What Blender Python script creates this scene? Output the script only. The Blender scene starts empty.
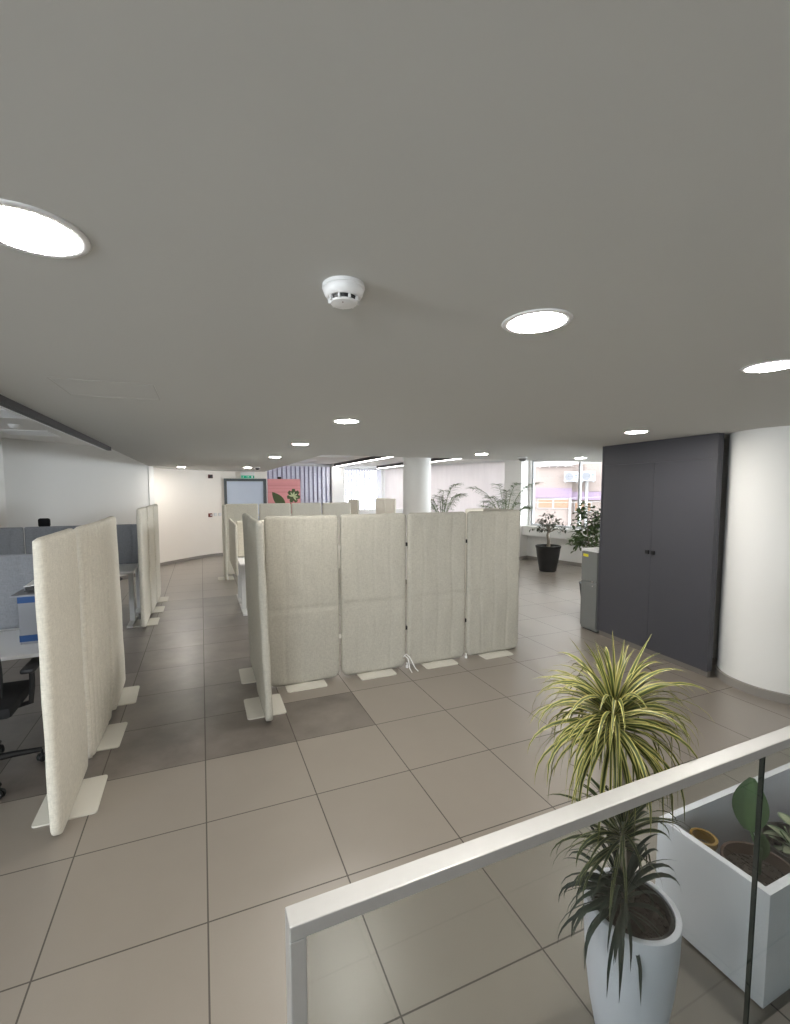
import bpy, bmesh, math, random
from mathutils import Vector, Matrix, Euler

PI = math.pi
scene = bpy.context.scene
col = scene.collection
random.seed(7)

# ------------------------------------------------------------------ camera
cam_d = bpy.data.cameras.new('camera')
cam = bpy.data.objects.new('camera', cam_d)
col.objects.link(cam)
YAW, PITCH, ROLL = 0.38111, -0.0748, -0.00242
fw = Vector((math.sin(YAW) * math.cos(PITCH), math.cos(YAW) * math.cos(PITCH), math.sin(PITCH)))
rt = Vector((math.cos(YAW), -math.sin(YAW), 0))
up = rt.cross(fw)
r2 = math.cos(ROLL) * rt + math.sin(ROLL) * up
u2 = -math.sin(ROLL) * rt + math.cos(ROLL) * up
mw = Matrix((r2, u2, -fw)).transposed().to_4x4()
mw.translation = Vector((0.02676, -3.070116, 1.774866))
cam.matrix_world = mw
cam_d.sensor_width = 36
cam_d.lens = 450.33758 / 1024 * 36
cam_d.shift_x = 12.83 / 1024
cam_d.shift_y = 11.28 / 1024
cam_d.clip_start = 0.03
cam_d.clip_end = 300
scene.camera = cam

# ------------------------------------------------------------------ world and exposure
world = bpy.data.worlds.new('sky')
scene.world = world
world.use_nodes = True
bg = world.node_tree.nodes['Background']
bg.inputs[0].default_value = (0.90, 0.95, 1.0, 1)
bg.inputs[1].default_value = 16.0
scene.view_settings.view_transform = 'Standard'
scene.view_settings.look = 'None'
scene.view_settings.exposure = 0.54
scene.view_settings.gamma = 1.0
scene.view_settings.use_curve_mapping = False
scene.cycles.max_bounces = 10
scene.cycles.diffuse_bounces = 6
scene.cycles.transparent_max_bounces = 16
scene.cycles.use_denoising = True
scene.cycles.sample_clamp_indirect = 6
LAMP = 165.0          # downlight radiance
LINEAR = 14.0

# daylight portals at the window openings (guides for the sky light only)
def portal(name, loc, rz, w, h):
    ld = bpy.data.lights.new(name, 'AREA')
    ld.shape = 'RECTANGLE'; ld.size = w; ld.size_y = h
    ld.cycles.is_portal = True
    o = bpy.data.objects.new(name, ld)
    col.objects.link(o)
    # light looks along local -Z: stand it up facing local +Y (into the room), then turn
    o.matrix_world = Matrix.Translation(loc) @ Matrix.Rotation(rz, 4, 'Z') @ Matrix.Rotation(PI / 2, 4, 'X')
    return o

# ------------------------------------------------------------------ node helpers
def new_mat(name):
    m = bpy.data.materials.new(name)
    m.use_nodes = True
    nt = m.node_tree
    p = nt.nodes['Principled BSDF']
    return m, nt, p

def N(nt, typ, **kw):
    n = nt.nodes.new(typ)
    for k, v in kw.items():
        setattr(n, k, v)
    return n

def math_n(nt, op, a, b=None, clamp=False):
    n = nt.nodes.new('ShaderNodeMath'); n.operation = op; n.use_clamp = clamp
    for i, v in enumerate((a, b)):
        if v is None: continue
        if isinstance(v, (int, float)): n.inputs[i].default_value = v
        else: nt.links.new(v, n.inputs[i])
    return n.outputs[0]

def mixc(nt, fac, a, b):
    n = nt.nodes.new('ShaderNodeMix'); n.data_type = 'RGBA'
    if isinstance(fac, (int, float)): n.inputs[0].default_value = fac
    else: nt.links.new(fac, n.inputs[0])
    for i, v in ((6, a), (7, b)):
        if isinstance(v, tuple): n.inputs[i].default_value = (*v[:3], 1)
        else: nt.links.new(v, n.inputs[i])
    return n.outputs[2]

def s2l(r, g, b):
    f = lambda c: ((c / 255 + 0.055) / 1.055) ** 2.4 if c > 10 else c / 255 / 12.92
    return (f(r), f(g), f(b))

def simple(name, c, rough=0.5, metal=0.0, var=0.06, scale=12.0, bump=0.0, bscale=60.0, spec=0.5, coord='Object'):
    m, nt, p = new_mat(name)
    tc = N(nt, 'ShaderNodeTexCoord')
    no = N(nt, 'ShaderNodeTexNoise'); no.inputs['Scale'].default_value = scale; no.inputs['Detail'].default_value = 4
    nt.links.new(tc.outputs[coord], no.inputs['Vector'])
    lo = tuple(x * (1 - var) for x in c); hi = tuple(min(1, x * (1 + var)) for x in c)
    out = mixc(nt, no.outputs['Fac'], lo, hi)
    nt.links.new(out, p.inputs['Base Color'])
    p.inputs['Roughness'].default_value = rough
    p.inputs['Metallic'].default_value = metal
    p.inputs['Specular IOR Level'].default_value = spec
    if bump > 0:
        n2 = N(nt, 'ShaderNodeTexNoise'); n2.inputs['Scale'].default_value = bscale; n2.inputs['Detail'].default_value = 3
        nt.links.new(tc.outputs[coord], n2.inputs['Vector'])
        bp = N(nt, 'ShaderNodeBump'); bp.inputs['Strength'].default_value = bump; bp.inputs['Distance'].default_value = 0.004
        nt.links.new(n2.outputs['Fac'], bp.inputs['Height'])
        nt.links.new(bp.outputs['Normal'], p.inputs['Normal'])
    return m

def fabric(name, c):
    m, nt, p = new_mat(name)
    tc = N(nt, 'ShaderNodeTexCoord')
    mp = N(nt, 'ShaderNodeMapping'); mp.inputs['Scale'].default_value = (160, 160, 40)
    mp2 = N(nt, 'ShaderNodeMapping'); mp2.inputs['Scale'].default_value = (30, 30, 220)
    a = N(nt, 'ShaderNodeTexNoise'); a.inputs['Scale'].default_value = 1.0; a.inputs['Detail'].default_value = 3
    b = N(nt, 'ShaderNodeTexNoise'); b.inputs['Scale'].default_value = 1.0; b.inputs['Detail'].default_value = 3
    c2 = N(nt, 'ShaderNodeTexNoise'); c2.inputs['Scale'].default_value = 5.0; c2.inputs['Detail'].default_value = 3
    nt.links.new(tc.outputs['Object'], mp.inputs[0]); nt.links.new(tc.outputs['Object'], mp2.inputs[0])
    nt.links.new(mp.outputs[0], a.inputs['Vector']); nt.links.new(mp2.outputs[0], b.inputs['Vector'])
    nt.links.new(tc.outputs['Object'], c2.inputs['Vector'])
    s = math_n(nt, 'ADD', math_n(nt, 'MULTIPLY', a.outputs['Fac'], 0.5), math_n(nt, 'MULTIPLY', b.outputs['Fac'], 0.5))
    k = math_n(nt, 'ADD', math_n(nt, 'MULTIPLY', math_n(nt, 'SUBTRACT', s, 0.5), 2.2), 0.5, True)
    lo = tuple(x * 0.80 for x in c); hi = tuple(min(1, x * 1.18) for x in c)
    base = mixc(nt, k, lo, hi)
    cl = mixc(nt, math_n(nt, 'MULTIPLY', c2.outputs['Fac'], 0.18), base, tuple(x * 0.6 for x in c))
    nt.links.new(cl, p.inputs['Base Color'])
    p.inputs['Roughness'].default_value = 0.95
    p.inputs['Specular IOR Level'].default_value = 0.15
    bp = N(nt, 'ShaderNodeBump'); bp.inputs['Strength'].default_value = 0.5; bp.inputs['Distance'].default_value = 0.003
    nt.links.new(s, bp.inputs['Height']); nt.links.new(bp.outputs['Normal'], p.inputs['Normal'])
    return m

def emit(name, c, s, base=(0.8, 0.8, 0.8)):
    m, nt, p = new_mat(name)
    p.inputs['Base Color'].default_value = (*base, 1)
    p.inputs['Emission Color'].default_value = (*c, 1)
    p.inputs['Emission Strength'].default_value = s
    return m

def glass(name, tint, refl=0.9, ior=1.45, maxr=1.0):
    m = bpy.data.materials.new(name); m.use_nodes = True
    nt = m.node_tree; nt.nodes.clear()
    out = N(nt, 'ShaderNodeOutputMaterial')
    tr = N(nt, 'ShaderNodeBsdfTransparent'); tr.inputs[0].default_value = (*tint, 1)
    gl = N(nt, 'ShaderNodeBsdfGlossy'); gl.inputs['Roughness'].default_value = 0.01
    gl.inputs[0].default_value = (refl, refl, refl, 1)
    fr = N(nt, 'ShaderNodeFresnel'); fr.inputs[0].default_value = ior
    mx = N(nt, 'ShaderNodeMixShader')
    ge = N(nt, 'ShaderNodeNewGeometry')
    front = math_n(nt, 'SUBTRACT', 1.0, ge.outputs['Backfacing'])
    nt.links.new(math_n(nt, 'MULTIPLY', math_n(nt, 'MINIMUM', fr.outputs[0], maxr), front), mx.inputs[0])
    nt.links.new(tr.outputs[0], mx.inputs[1]); nt.links.new(gl.outputs[0], mx.inputs[2])
    nt.links.new(mx.outputs[0], out.inputs[0])
    return m

def leafy(name, edge, mid, lo_w=0.25, rough=0.45):
    """long leaf: colour across the width from UV.x"""
    m, nt, p = new_mat(name)
    tc = N(nt, 'ShaderNodeTexCoord')
    sx = N(nt, 'ShaderNodeSeparateXYZ'); nt.links.new(tc.outputs['UV'], sx.inputs[0])
    d = math_n(nt, 'ABSOLUTE', math_n(nt, 'SUBTRACT', sx.outputs[0], 0.5))
    f = math_n(nt, 'MULTIPLY', math_n(nt, 'SUBTRACT', d, lo_w), 8.0, True)
    no = N(nt, 'ShaderNodeTexNoise'); no.inputs['Scale'].default_value = 9
    nt.links.new(tc.outputs['Object'], no.inputs['Vector'])
    e = mixc(nt, no.outputs['Fac'], tuple(x * 0.65 for x in edge), tuple(min(1, x * 1.3) for x in edge))
    g = mixc(nt, no.outputs['Fac'], tuple(x * 0.6 for x in mid), tuple(min(1, x * 1.4) for x in mid))
    nt.links.new(mixc(nt, f, g, e), p.inputs['Base Color'])
    p.inputs['Roughness'].default_value = rough
    p.inputs['Specular IOR Level'].default_value = 0.4
    return m

# ------------------------------------------------------------------ materials
def floor_mat():
    m, nt, p = new_mat('porcelain_tiles')
    g = N(nt, 'ShaderNodeNewGeometry')
    sx = N(nt, 'ShaderNodeSeparateXYZ'); nt.links.new(g.outputs['Position'], sx.inputs[0])
    X, Y = sx.outputs[0], sx.outputs[1]
    T = 0.6
    def edge(v):
        f = math_n(nt, 'FRACT', math_n(nt, 'DIVIDE', v, T))
        d = math_n(nt, 'MINIMUM', f, math_n(nt, 'SUBTRACT', 1.0, f))
        return d
    d = math_n(nt, 'MINIMUM', edge(X), edge(Y))
    grout = math_n(nt, 'LESS_THAN', d, 0.0055)
    ix = math_n(nt, 'FLOOR', math_n(nt, 'DIVIDE', X, T)); iy = math_n(nt, 'FLOOR', math_n(nt, 'DIVIDE', Y, T))
    cv = N(nt, 'ShaderNodeCombineXYZ'); nt.links.new(ix, cv.inputs[0]); nt.links.new(iy, cv.inputs[1])
    wn = N(nt, 'ShaderNodeTexWhiteNoise'); wn.noise_dimensions = '3D'; nt.links.new(cv.outputs[0], wn.inputs['Vector'])
    # the darker field of tiles along the aisle
    a = math_n(nt, 'LESS_THAN', X, 0.6)
    a2 = math_n(nt, 'MULTIPLY', math_n(nt, 'LESS_THAN', X, 1.2), math_n(nt, 'LESS_THAN', Y, 0.6))
    a = math_n(nt, 'MAXIMUM', a, a2)
    a = math_n(nt, 'MULTIPLY', a, math_n(nt, 'GREATER_THAN', Y, 0.0))
    dark = math_n(nt, 'MULTIPLY', a, math_n(nt, 'LESS_THAN', Y, 4.8))
    n1 = N(nt, 'ShaderNodeTexNoise'); n1.inputs['Scale'].default_value = 2.2; n1.inputs['Detail'].default_value = 7; n1.inputs['Roughness'].default_value = 0.62
    off = N(nt, 'ShaderNodeVectorMath'); off.operation = 'MULTIPLY_ADD'
    nt.links.new(wn.outputs['Color'], off.inputs[0]); off.inputs[1].default_value = (7, 7, 7)
    nt.links.new(g.outputs['Position'], off.inputs[2]); nt.links.new(off.outputs[0], n1.inputs['Vector'])
    n2 = N(nt, 'ShaderNodeTexNoise'); n2.inputs['Scale'].default_value = 160; n2.inputs['Detail'].default_value = 2
    nt.links.new(g.outputs['Position'], n2.inputs['Vector'])
    beige = mixc(nt, n1.outputs['Fac'], (0.225, 0.196, 0.164), (0.285, 0.252, 0.215))
    beige = mixc(nt, math_n(nt, 'MULTIPLY', wn.outputs['Value'], 0.22), beige, (0.205, 0.180, 0.155))
    drk = mixc(nt, math_n(nt, 'MULTIPLY', math_n(nt, 'SUBTRACT', n1.outputs['Fac'], 0.36), 3.0, True), (0.080, 0.066, 0.056), (0.215, 0.184, 0.160))
    drk = mixc(nt, math_n(nt, 'MULTIPLY', wn.outputs['Value'], 0.3), drk, (0.12, 0.102, 0.090))
    c = mixc(nt, dark, beige, drk)
    c = mixc(nt, math_n(nt, 'MULTIPLY', n2.outputs['Fac'], 0.10), c, (0.12, 0.10, 0.09))
    gc = mixc(nt, dark, (0.060, 0.050, 0.040), (0.060, 0.048, 0.040))
    c = mixc(nt, grout, c, gc)
    nt.links.new(c, p.inputs['Base Color'])
    rough = math_n(nt, 'ADD', math_n(nt, 'MULTIPLY', n1.outputs['Fac'], 0.12), 0.275)
    p.inputs['Specular IOR Level'].default_value = 0.7
    p.inputs['Coat Weight'].default_value = 0.55
    p.inputs['Coat Roughness'].default_value = 0.36
    p.inputs['Coat IOR'].default_value = 1.6
    nt.links.new(math_n(nt, 'MAXIMUM', rough, math_n(nt, 'MULTIPLY', grout, 0.9)), p.inputs['Roughness'])
    bp = N(nt, 'ShaderNodeBump'); bp.inputs['Strength'].default_value = 0.4; bp.inputs['Distance'].default_value = 0.002; bp.invert = True
    nt.links.new(grout, bp.inputs['Height']); nt.links.new(bp.outputs['Normal'], p.inputs['Normal'])
    return m

def blind_mat(name, c, dots=False, tr_=0.47):
    m = bpy.data.materials.new(name); m.use_nodes = True
    nt = m.node_tree; nt.nodes.clear()
    out = N(nt, 'ShaderNodeOutputMaterial')
    di = N(nt, 'ShaderNodeBsdfDiffuse'); tl = N(nt, 'ShaderNodeBsdfTranslucent')
    tc = N(nt, 'ShaderNodeTexCoord'); no = N(nt, 'ShaderNodeTexNoise')
    mp = N(nt, 'ShaderNodeMapping'); mp.inputs['Scale'].default_value = (1, 1, 0.15)
    nt.links.new(tc.outputs['Object'], mp.inputs[0]); nt.links.new(mp.outputs[0], no.inputs['Vector'])
    no.inputs['Scale'].default_value = 8
    cc = mixc(nt, no.outputs['Fac'], tuple(x * 0.9 for x in c), tuple(min(1, x * 1.05) for x in c))
    if dots:
        vo = N(nt, 'ShaderNodeTexVoronoi'); vo.inputs['Scale'].default_value = 22
        nt.links.new(tc.outputs['Object'], vo.inputs['Vector'])
        f = math_n(nt, 'LESS_THAN', vo.outputs['Distance'], 0.33)
        cc = mixc(nt, math_n(nt, 'MULTIPLY', f, 0.35), cc, (0.42, 0.42, 0.58))
    nt.links.new(cc, di.inputs[0]); nt.links.new(cc, tl.inputs[0])
    mx = N(nt, 'ShaderNodeMixShader'); mx.inputs[0].default_value = tr_
    nt.links.new(di.outputs[0], mx.inputs[1]); nt.links.new(tl.outputs[0], mx.inputs[2]); nt.links.new(mx.outputs[0], out.inputs[0])
    return m

M = {}
M['floor'] = floor_mat()
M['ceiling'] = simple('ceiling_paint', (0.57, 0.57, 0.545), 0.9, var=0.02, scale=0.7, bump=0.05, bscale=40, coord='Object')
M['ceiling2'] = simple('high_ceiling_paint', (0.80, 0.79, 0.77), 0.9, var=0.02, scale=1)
M['wall'] = simple('white_wall_paint', (0.80, 0.795, 0.775), 0.75, var=0.02, scale=1.2, bump=0.06, bscale=80)
M['warm_wall'] = simple('cream_wall_paint', (0.90, 0.85, 0.79), 0.75, var=0.02, scale=1.2, bump=0.06, bscale=80)
M['skirt'] = simple('tile_skirting', (0.27, 0.25, 0.23), 0.45, var=0.1, scale=4)
M['cream'] = fabric('cream_felt', (0.68, 0.645, 0.56))
M['felt'] = fabric('shaded_cream_felt', (0.47, 0.452, 0.395))  # cream felt darkened: the shade on the front screens is in the colour
M['grey_felt'] = fabric('grey_felt', (0.25, 0.258, 0.28))
M['pale'] = fabric('pale_felt', (0.76, 0.73, 0.64))
M['plate'] = simple('cream_steel', (0.62, 0.60, 0.54), 0.4, var=0.03)
M['white_metal'] = simple('white_metal', (0.72, 0.72, 0.72), 0.35, var=0.03)
M['desk'] = simple('white_laminate', (0.78, 0.78, 0.79), 0.35, var=0.02)
M['black'] = simple('black_plastic', (0.006, 0.006, 0.007), 0.45, var=0.2)
M['mesh'] = simple('black_mesh_fabric', (0.005, 0.005, 0.007), 0.8, var=0.2, bump=0.4, bscale=300)
M['charcoal'] = simple('charcoal_lacquer', (0.056, 0.056, 0.067), 0.42, var=0.05, scale=3)
M['plinth'] = simple('plinth_grey', (0.20, 0.18, 0.16), 0.5)
M['grey_metal'] = simple('grey_metal', (0.17, 0.175, 0.17), 0.4, var=0.05)
M['chrome'] = simple('polished_metal', (0.8, 0.8, 0.8), 0.2, metal=1.0, var=0.02)
M['white_plastic'] = simple('white_plastic', (0.80, 0.80, 0.80), 0.35, var=0.02)
M['rail'] = simple('brushed_aluminium_rail', (0.56, 0.56, 0.55), 0.42, metal=0.75, var=0.04, scale=30)
M['glass'] = glass('railing_glass', (0.805, 0.825, 0.815), 0.9)
M['glass_edge'] = simple('dark_glass_edge', (0.01, 0.018, 0.015), 0.2)
M['wglass'] = glass('window_glass', (0.95, 0.96, 0.96), 0.8)
M['wframe'] = simple('window_frame_paint', (0.55, 0.56, 0.58), 0.5)
M['concrete'] = simple('marbled_concrete', (0.76, 0.77, 0.86), 0.6, var=0.16, scale=5, bump=0.1, bscale=30)
M['planter'] = simple('white_marbled_planter', (0.79, 0.80, 0.87), 0.5, var=0.14, scale=3.5, bump=0.05, bscale=40)
M['soil'] = simple('potting_soil', (0.035, 0.026, 0.020), 0.95, var=0.6, scale=60, bump=1.0, bscale=80)
M['terracotta'] = simple('brown_plastic_pot', (0.085, 0.048, 0.032), 0.5, var=0.1)
M['yellow_pot'] = simple('ochre_pot', (0.28, 0.165, 0.03), 0.5, var=0.15)
M['black_pot'] = simple('black_ribbed_pot', (0.015, 0.015, 0.015), 0.5, var=0.2)
M['bark'] = simple('pale_bark', (0.23, 0.20, 0.16), 0.85, var=0.35, scale=40, bump=0.6, bscale=90)
M['varieg'] = leafy('variegated_leaf', (0.42, 0.38, 0.12), (0.050, 0.070, 0.016), 0.22)
M['varieg_dark'] = leafy('dull_variegated_leaf', (0.24, 0.24, 0.10), (0.032, 0.048, 0.018), 0.30)
M['dark_leaf'] = leafy('dark_green_leaf', (0.028, 0.045, 0.028), (0.020, 0.034, 0.024), 0.3)
M['palm_leaf'] = leafy('palm_leaf', (0.13, 0.19, 0.07), (0.07, 0.12, 0.04), 0.3, 0.5)
M['green_leaf'] = leafy('broad_green_leaf', (0.040, 0.095, 0.026), (0.065, 0.14, 0.04), 0.1, 0.4)
M['ficus_leaf'] = leafy('ficus_leaf', (0.06, 0.10, 0.035), (0.10, 0.14, 0.055), 0.1, 0.5)
M['dull_leaf'] = leafy('grey_green_leaf', (0.055, 0.062, 0.04), (0.075, 0.08, 0.055), 0.1, 0.5)
M['pale_leaf'] = leafy('pale_mottled_leaf', (0.10, 0.17, 0.09), (0.36, 0.40, 0.27), 0.26, 0.5)
M['lamp'] = emit('downlight_diffuser_glow', (1.0, 0.955, 0.89), LAMP)
M['linear'] = emit('linear_light_glow', (1.0, 0.98, 0.95), LINEAR)
M['dark_profile'] = simple('dark_profile', (0.035, 0.032, 0.032), 0.5)
M['blind'] = blind_mat('white_blind_fabric', (0.84, 0.81, 0.81))
M['blind_far'] = blind_mat('bluish_blind_fabric', (0.76, 0.75, 0.82), False, 0.028)
M['gap_sheet'] = blind_mat('lavender_gap_sheet', (0.55, 0.53, 0.70), False, 0.055)
M['blind_dots'] = blind_mat('dotted_blind_fabric', (0.74, 0.75, 0.86), True, 0.06)
M['carton'] = simple('grey_card', (0.27, 0.28, 0.31), 0.7, var=0.03)
M['blue_card'] = simple('blue_card', (0.012, 0.065, 0.21), 0.6, var=0.05)
M['paper'] = simple('white_paper', (0.75, 0.75, 0.76), 0.8, var=0.02)
M['yellow'] = simple('yellow_sticker', (0.70, 0.62, 0.03), 0.5, var=0.02)
M['red'] = simple('dark_red_plastic', (0.16, 0.03, 0.025), 0.5)
M['green_sign'] = emit('green_sign_light', (0.01, 0.30, 0.17), 0.5, (0.01, 0.22, 0.13))
M['door_glass'] = simple('pale_blue_door_leaf', (0.52, 0.59, 0.72), 0.3, var=0.06, scale=2)
M['door_frame'] = simple('dark_grey_door_frame', (0.085, 0.10, 0.11), 0.5)
M['pink'] = simple('pink_print', (0.78, 0.34, 0.35), 0.5, var=0.12, scale=3)
M['pink_dark'] = simple('deep_pink_print', (0.66, 0.25, 0.27), 0.5, var=0.08)
M['print_green'] = simple('green_print', (0.07, 0.10, 0.035), 0.5, var=0.2)
M['print_cream'] = simple('pale_green_print', (0.55, 0.62, 0.36), 0.5, var=0.2)
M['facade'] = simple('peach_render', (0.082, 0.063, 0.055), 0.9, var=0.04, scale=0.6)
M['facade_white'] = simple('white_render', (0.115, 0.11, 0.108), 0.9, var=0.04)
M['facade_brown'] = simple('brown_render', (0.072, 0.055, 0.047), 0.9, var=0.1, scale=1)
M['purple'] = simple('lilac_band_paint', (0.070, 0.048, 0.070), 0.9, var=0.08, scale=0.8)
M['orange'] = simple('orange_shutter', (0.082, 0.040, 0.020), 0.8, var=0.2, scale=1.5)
M['blue_mark'] = simple('blue_badge', (0.012, 0.022, 0.06), 0.5)
M['fan_grey'] = simple('fan_grey', (0.035, 0.035, 0.04), 0.6)
M['asphalt'] = simple('street_asphalt', (0.2, 0.2, 0.2), 0.9)

# ------------------------------------------------------------------ mesh builder
class MB:
    def __init__(s): s.v = []; s.f = []; s.uv = {}
    def add(s, vs, fs, T=None, uvs=None):
        n = len(s.v)
        for v in vs:
            v = Vector(v)
            s.v.append(tuple(T @ v if T is not None else v))
        for k, f in enumerate(fs):
            if uvs is not None: s.uv[len(s.f)] = uvs[k]
            s.f.append(tuple(i + n for i in f))
        return s
    def box(s, c, d, T=None, r=0.0):
        x, y, z = (q / 2 for q in d)
        if r <= 0:
            vs = [(c[0] + a * x, c[1] + b * y, c[2] + e * z) for a in (-1, 1) for b in (-1, 1) for e in (-1, 1)]
            fs = [(0, 1, 3, 2), (4, 6, 7, 5), (0, 4, 5, 1), (2, 3, 7, 6), (0, 2, 6, 4), (1, 5, 7, 3)]
            return s.add(vs, fs, T)
        bm = bmesh.new(); bmesh.ops.create_cube(bm, size=1)
        bmesh.ops.scale(bm, vec=d, verts=bm.verts)
        bmesh.ops.bevel(bm, geom=bm.edges[:], offset=r, segments=2, affect='EDGES', profile=0.5)
        bmesh.ops.translate(bm, vec=c, verts=bm.verts)
        bm.verts.index_update()
        s.add([v.co.copy() for v in bm.verts], [[v.index for v in f.verts] for f in bm.faces], T); bm.free()
        return s
    def span(s, a, b, T=None, r=0.0):
        return s.box([(a[i] + b[i]) / 2 for i in range(3)], [abs(b[i] - a[i]) for i in range(3)], T, r)
    def lathe(s, prof, seg=32, T=None, c=(0, 0)):
        vs = []; fs = []
        n = len(prof)
        for k in range(seg):
            a = 2 * PI * k / seg
            for r, z in prof: vs.append((c[0] + r * math.cos(a), c[1] + r * math.sin(a), z))
        for k in range(seg):
            k2 = (k + 1) % seg
            for i in range(n - 1):
                fs.append((k * n + i, k2 * n + i, k2 * n + i + 1, k * n + i + 1))
        s.add(vs, fs, T)
        m = len(s.v) - len(vs)
        if prof[0][0] > 1e-5: s.f.append(tuple(m + k * n for k in range(seg))[::-1])
        if prof[-1][0] > 1e-5: s.f.append(tuple(m + k * n + n - 1 for k in range(seg)))
        return s
    def tube(s, pts, rad, seg=8, T=None):
        pts = [Vector(p) for p in pts]
        if isinstance(rad, (int, float)): rad = [rad] * len(pts)
        vs = []; fs = []
        d0 = (pts[1] - pts[0]).normalized()
        ref = Vector((0, 0, 1)) if abs(d0.z) < 0.9 else Vector((1, 0, 0))
        u = d0.cross(ref).normalized()
        for i, p in enumerate(pts):
            if i == 0: d = pts[1] - pts[0]
            elif i == len(pts) - 1: d = pts[-1] - pts[-2]
            else: d = pts[i + 1] - pts[i - 1]
            d.normalize(); u = (u - d * u.dot(d)).normalized(); w = d.cross(u)
            for k in range(seg):
                a = 2 * PI * k / seg
                vs.append(p + rad[i] * (math.cos(a) * u + math.sin(a) * w))
        for i in range(len(pts) - 1):
            for k in range(seg):
                k2 = (k + 1) % seg
                fs.append((i * seg + k, i * seg + k2, (i + 1) * seg + k2, (i + 1) * seg + k))
        fs.append(tuple(range(seg))[::-1]); fs.append(tuple((len(pts) - 1) * seg + k for k in range(seg)))
        return s.add(vs, fs, T)
    def prism(s, poly, z0, z1, T=None):
        n = len(poly)
        vs = [(x, y, z0) for x, y in poly] + [(x, y, z1) for x, y in poly]
        fs = [tuple(range(n))[::-1], tuple(range(n, 2 * n))] + [(i, (i + 1) % n, n + (i + 1) % n, n + i) for i in range(n)]
        return s.add(vs, fs, T)
    def blade(s, base, az, el, L, w, droop, seg=8, twist=0.0, fold=0.25, profile='strap'):
        """a leaf: starts at elevation el, bends down by droop radians over its length"""
        p = Vector(base); pts = []
        a = el
        for i in range(seg + 1):
            pts.append((p.copy(), a))
            p = p + Vector((math.cos(a) * math.cos(az), math.cos(a) * math.sin(az), math.sin(a))) * (L / seg)
            a -= droop / seg * (0.35 + 1.3 * (i / seg))
            if a < -1.50: a = -1.50
        vs = []; fs = []; uvs = []
        side0 = Vector((-math.sin(az), math.cos(az), 0))
        for i, (q, a) in enumerate(pts):
            t = i / seg
            if profile == 'strap': ww = w * (0.55 + 0.9 * min(t * 4, 1) * 0.5) * (1 - max(0, (t - 0.45) / 0.55) ** 1.4 * 0.97)
            else: ww = w * max(0.04, math.sin(PI * min(0.97, t * 0.92 + 0.06)) ** 0.8)
            nrm = Vector((-math.sin(a) * math.cos(az), -math.sin(a) * math.sin(az), math.cos(a)))
            sd = side0 * math.cos(twist) + nrm * math.sin(twist)
            n2 = nrm * math.cos(twist) - side0 * math.sin(twist)
            vs += [q + sd * ww / 2 + n2 * ww * fold, q, q - sd * ww / 2 + n2 * ww * fold]
        for i in range(seg):
            b = i * 3
            t0, t1 = i / seg, (i + 1) / seg
            fs.append((b, b + 1, b + 4, b + 3)); uvs.append(((0, t0), (.5, t0), (.5, t1), (0, t1)))
            fs.append((b + 1, b + 2, b + 5, b + 4)); uvs.append(((.5, t0), (1, t0), (1, t1), (.5, t1)))
        return s.add(vs, fs, None, uvs)
    def build(s, name, mat, parent=None, smooth=False, bevel=0.0, loc=None):
        me = bpy.data.meshes.new(name)
        me.from_pydata([tuple(v) for v in s.v], [], s.f)
        if s.uv:
            ul = me.uv_layers.new(name='UVMap')
            for pi, poly in enumerate(me.polygons):
                if pi in s.uv:
                    for li, uv in zip(poly.loop_indices, s.uv[pi]): ul.data[li].uv = uv
        me.validate(); me.update()
        mat = M[mat] if isinstance(mat, str) else mat
        me.materials.append(mat)
        if smooth:
            for poly in me.polygons: poly.use_smooth = True
            if smooth == 'auto':
                try: me.set_sharp_from_angle(angle=math.radians(38))
                except Exception: pass
        o = bpy.data.objects.new(name, me)
        col.objects.link(o)
        if parent is not None: o.parent = parent
        if loc is not None: o.location = loc
        if bevel > 0:
            b = o.modifiers.new('bevel', 'BEVEL'); b.width = bevel; b.segments = 2; b.limit_method = 'ANGLE'
        return o

def tag(o, label=None, cat=None, group=None, kind=None):
    if label: o['label'] = label
    if cat: o['category'] = cat
    if group: o['group'] = group
    if kind: o['kind'] = kind
    return o

def thing(name, loc, rz, label, cat, group=None):
    o = bpy.data.objects.new(name, None)
    o.empty_display_size = 0.1
    col.objects.link(o); o.location = loc; o.rotation_euler = (0, 0, rz)
    return tag(o, label, cat, group)

def copy_tree(o, parent=None):
    c = o.copy(); col.objects.link(c)
    if parent is not None: c.parent = parent
    for ch in list(o.children): copy_tree(ch, c)
    return c

def place(src, loc, rz, label, group=None):
    c = copy_tree(src); c.location = loc; c.rotation_euler = (0, 0, rz); c['label'] = label
    if group: c['group'] = group
    return c

def structure(o, label=None):
    o['kind'] = 'structure'
    return o

# ------------------------------------------------------------------ room shell
ZC, ZH = 2.28, 2.59
UX, UY = -0.23131, 0.97288             # direction of the window wall, far end
A0 = Vector((8.05, 4.68))
def wpt(s, off=0.0):                    # point on the window wall, off > 0 is outward
    return (A0.x + UX * s + UY * off, A0.y + UY * s - UX * off)

structure(MB().box((2.5, 2.5, -0.05), (18, 22, 0.1)).build('floor', 'floor'))

# lowered ceiling: strip over the aisle and the whole near part
lowc = MB()
lowc.prism([(-0.98, -6.6), (1.68, -6.6), (1.68, 13.0), (-0.98, 13.0)], ZC, ZH)
lowc.prism([(1.6801, -6.6), (10.8, -6.6), (8.42, 3.4), (1.6801, 3.4)], ZC, ZH)
structure(lowc.build('ceiling', 'ceiling'))
hc = MB(); hc.box((2.5, 3.2, ZH + 0.056), (18, 20.4, 0.11))
structure(hc.build('ceiling_high', 'ceiling2'))

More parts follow.
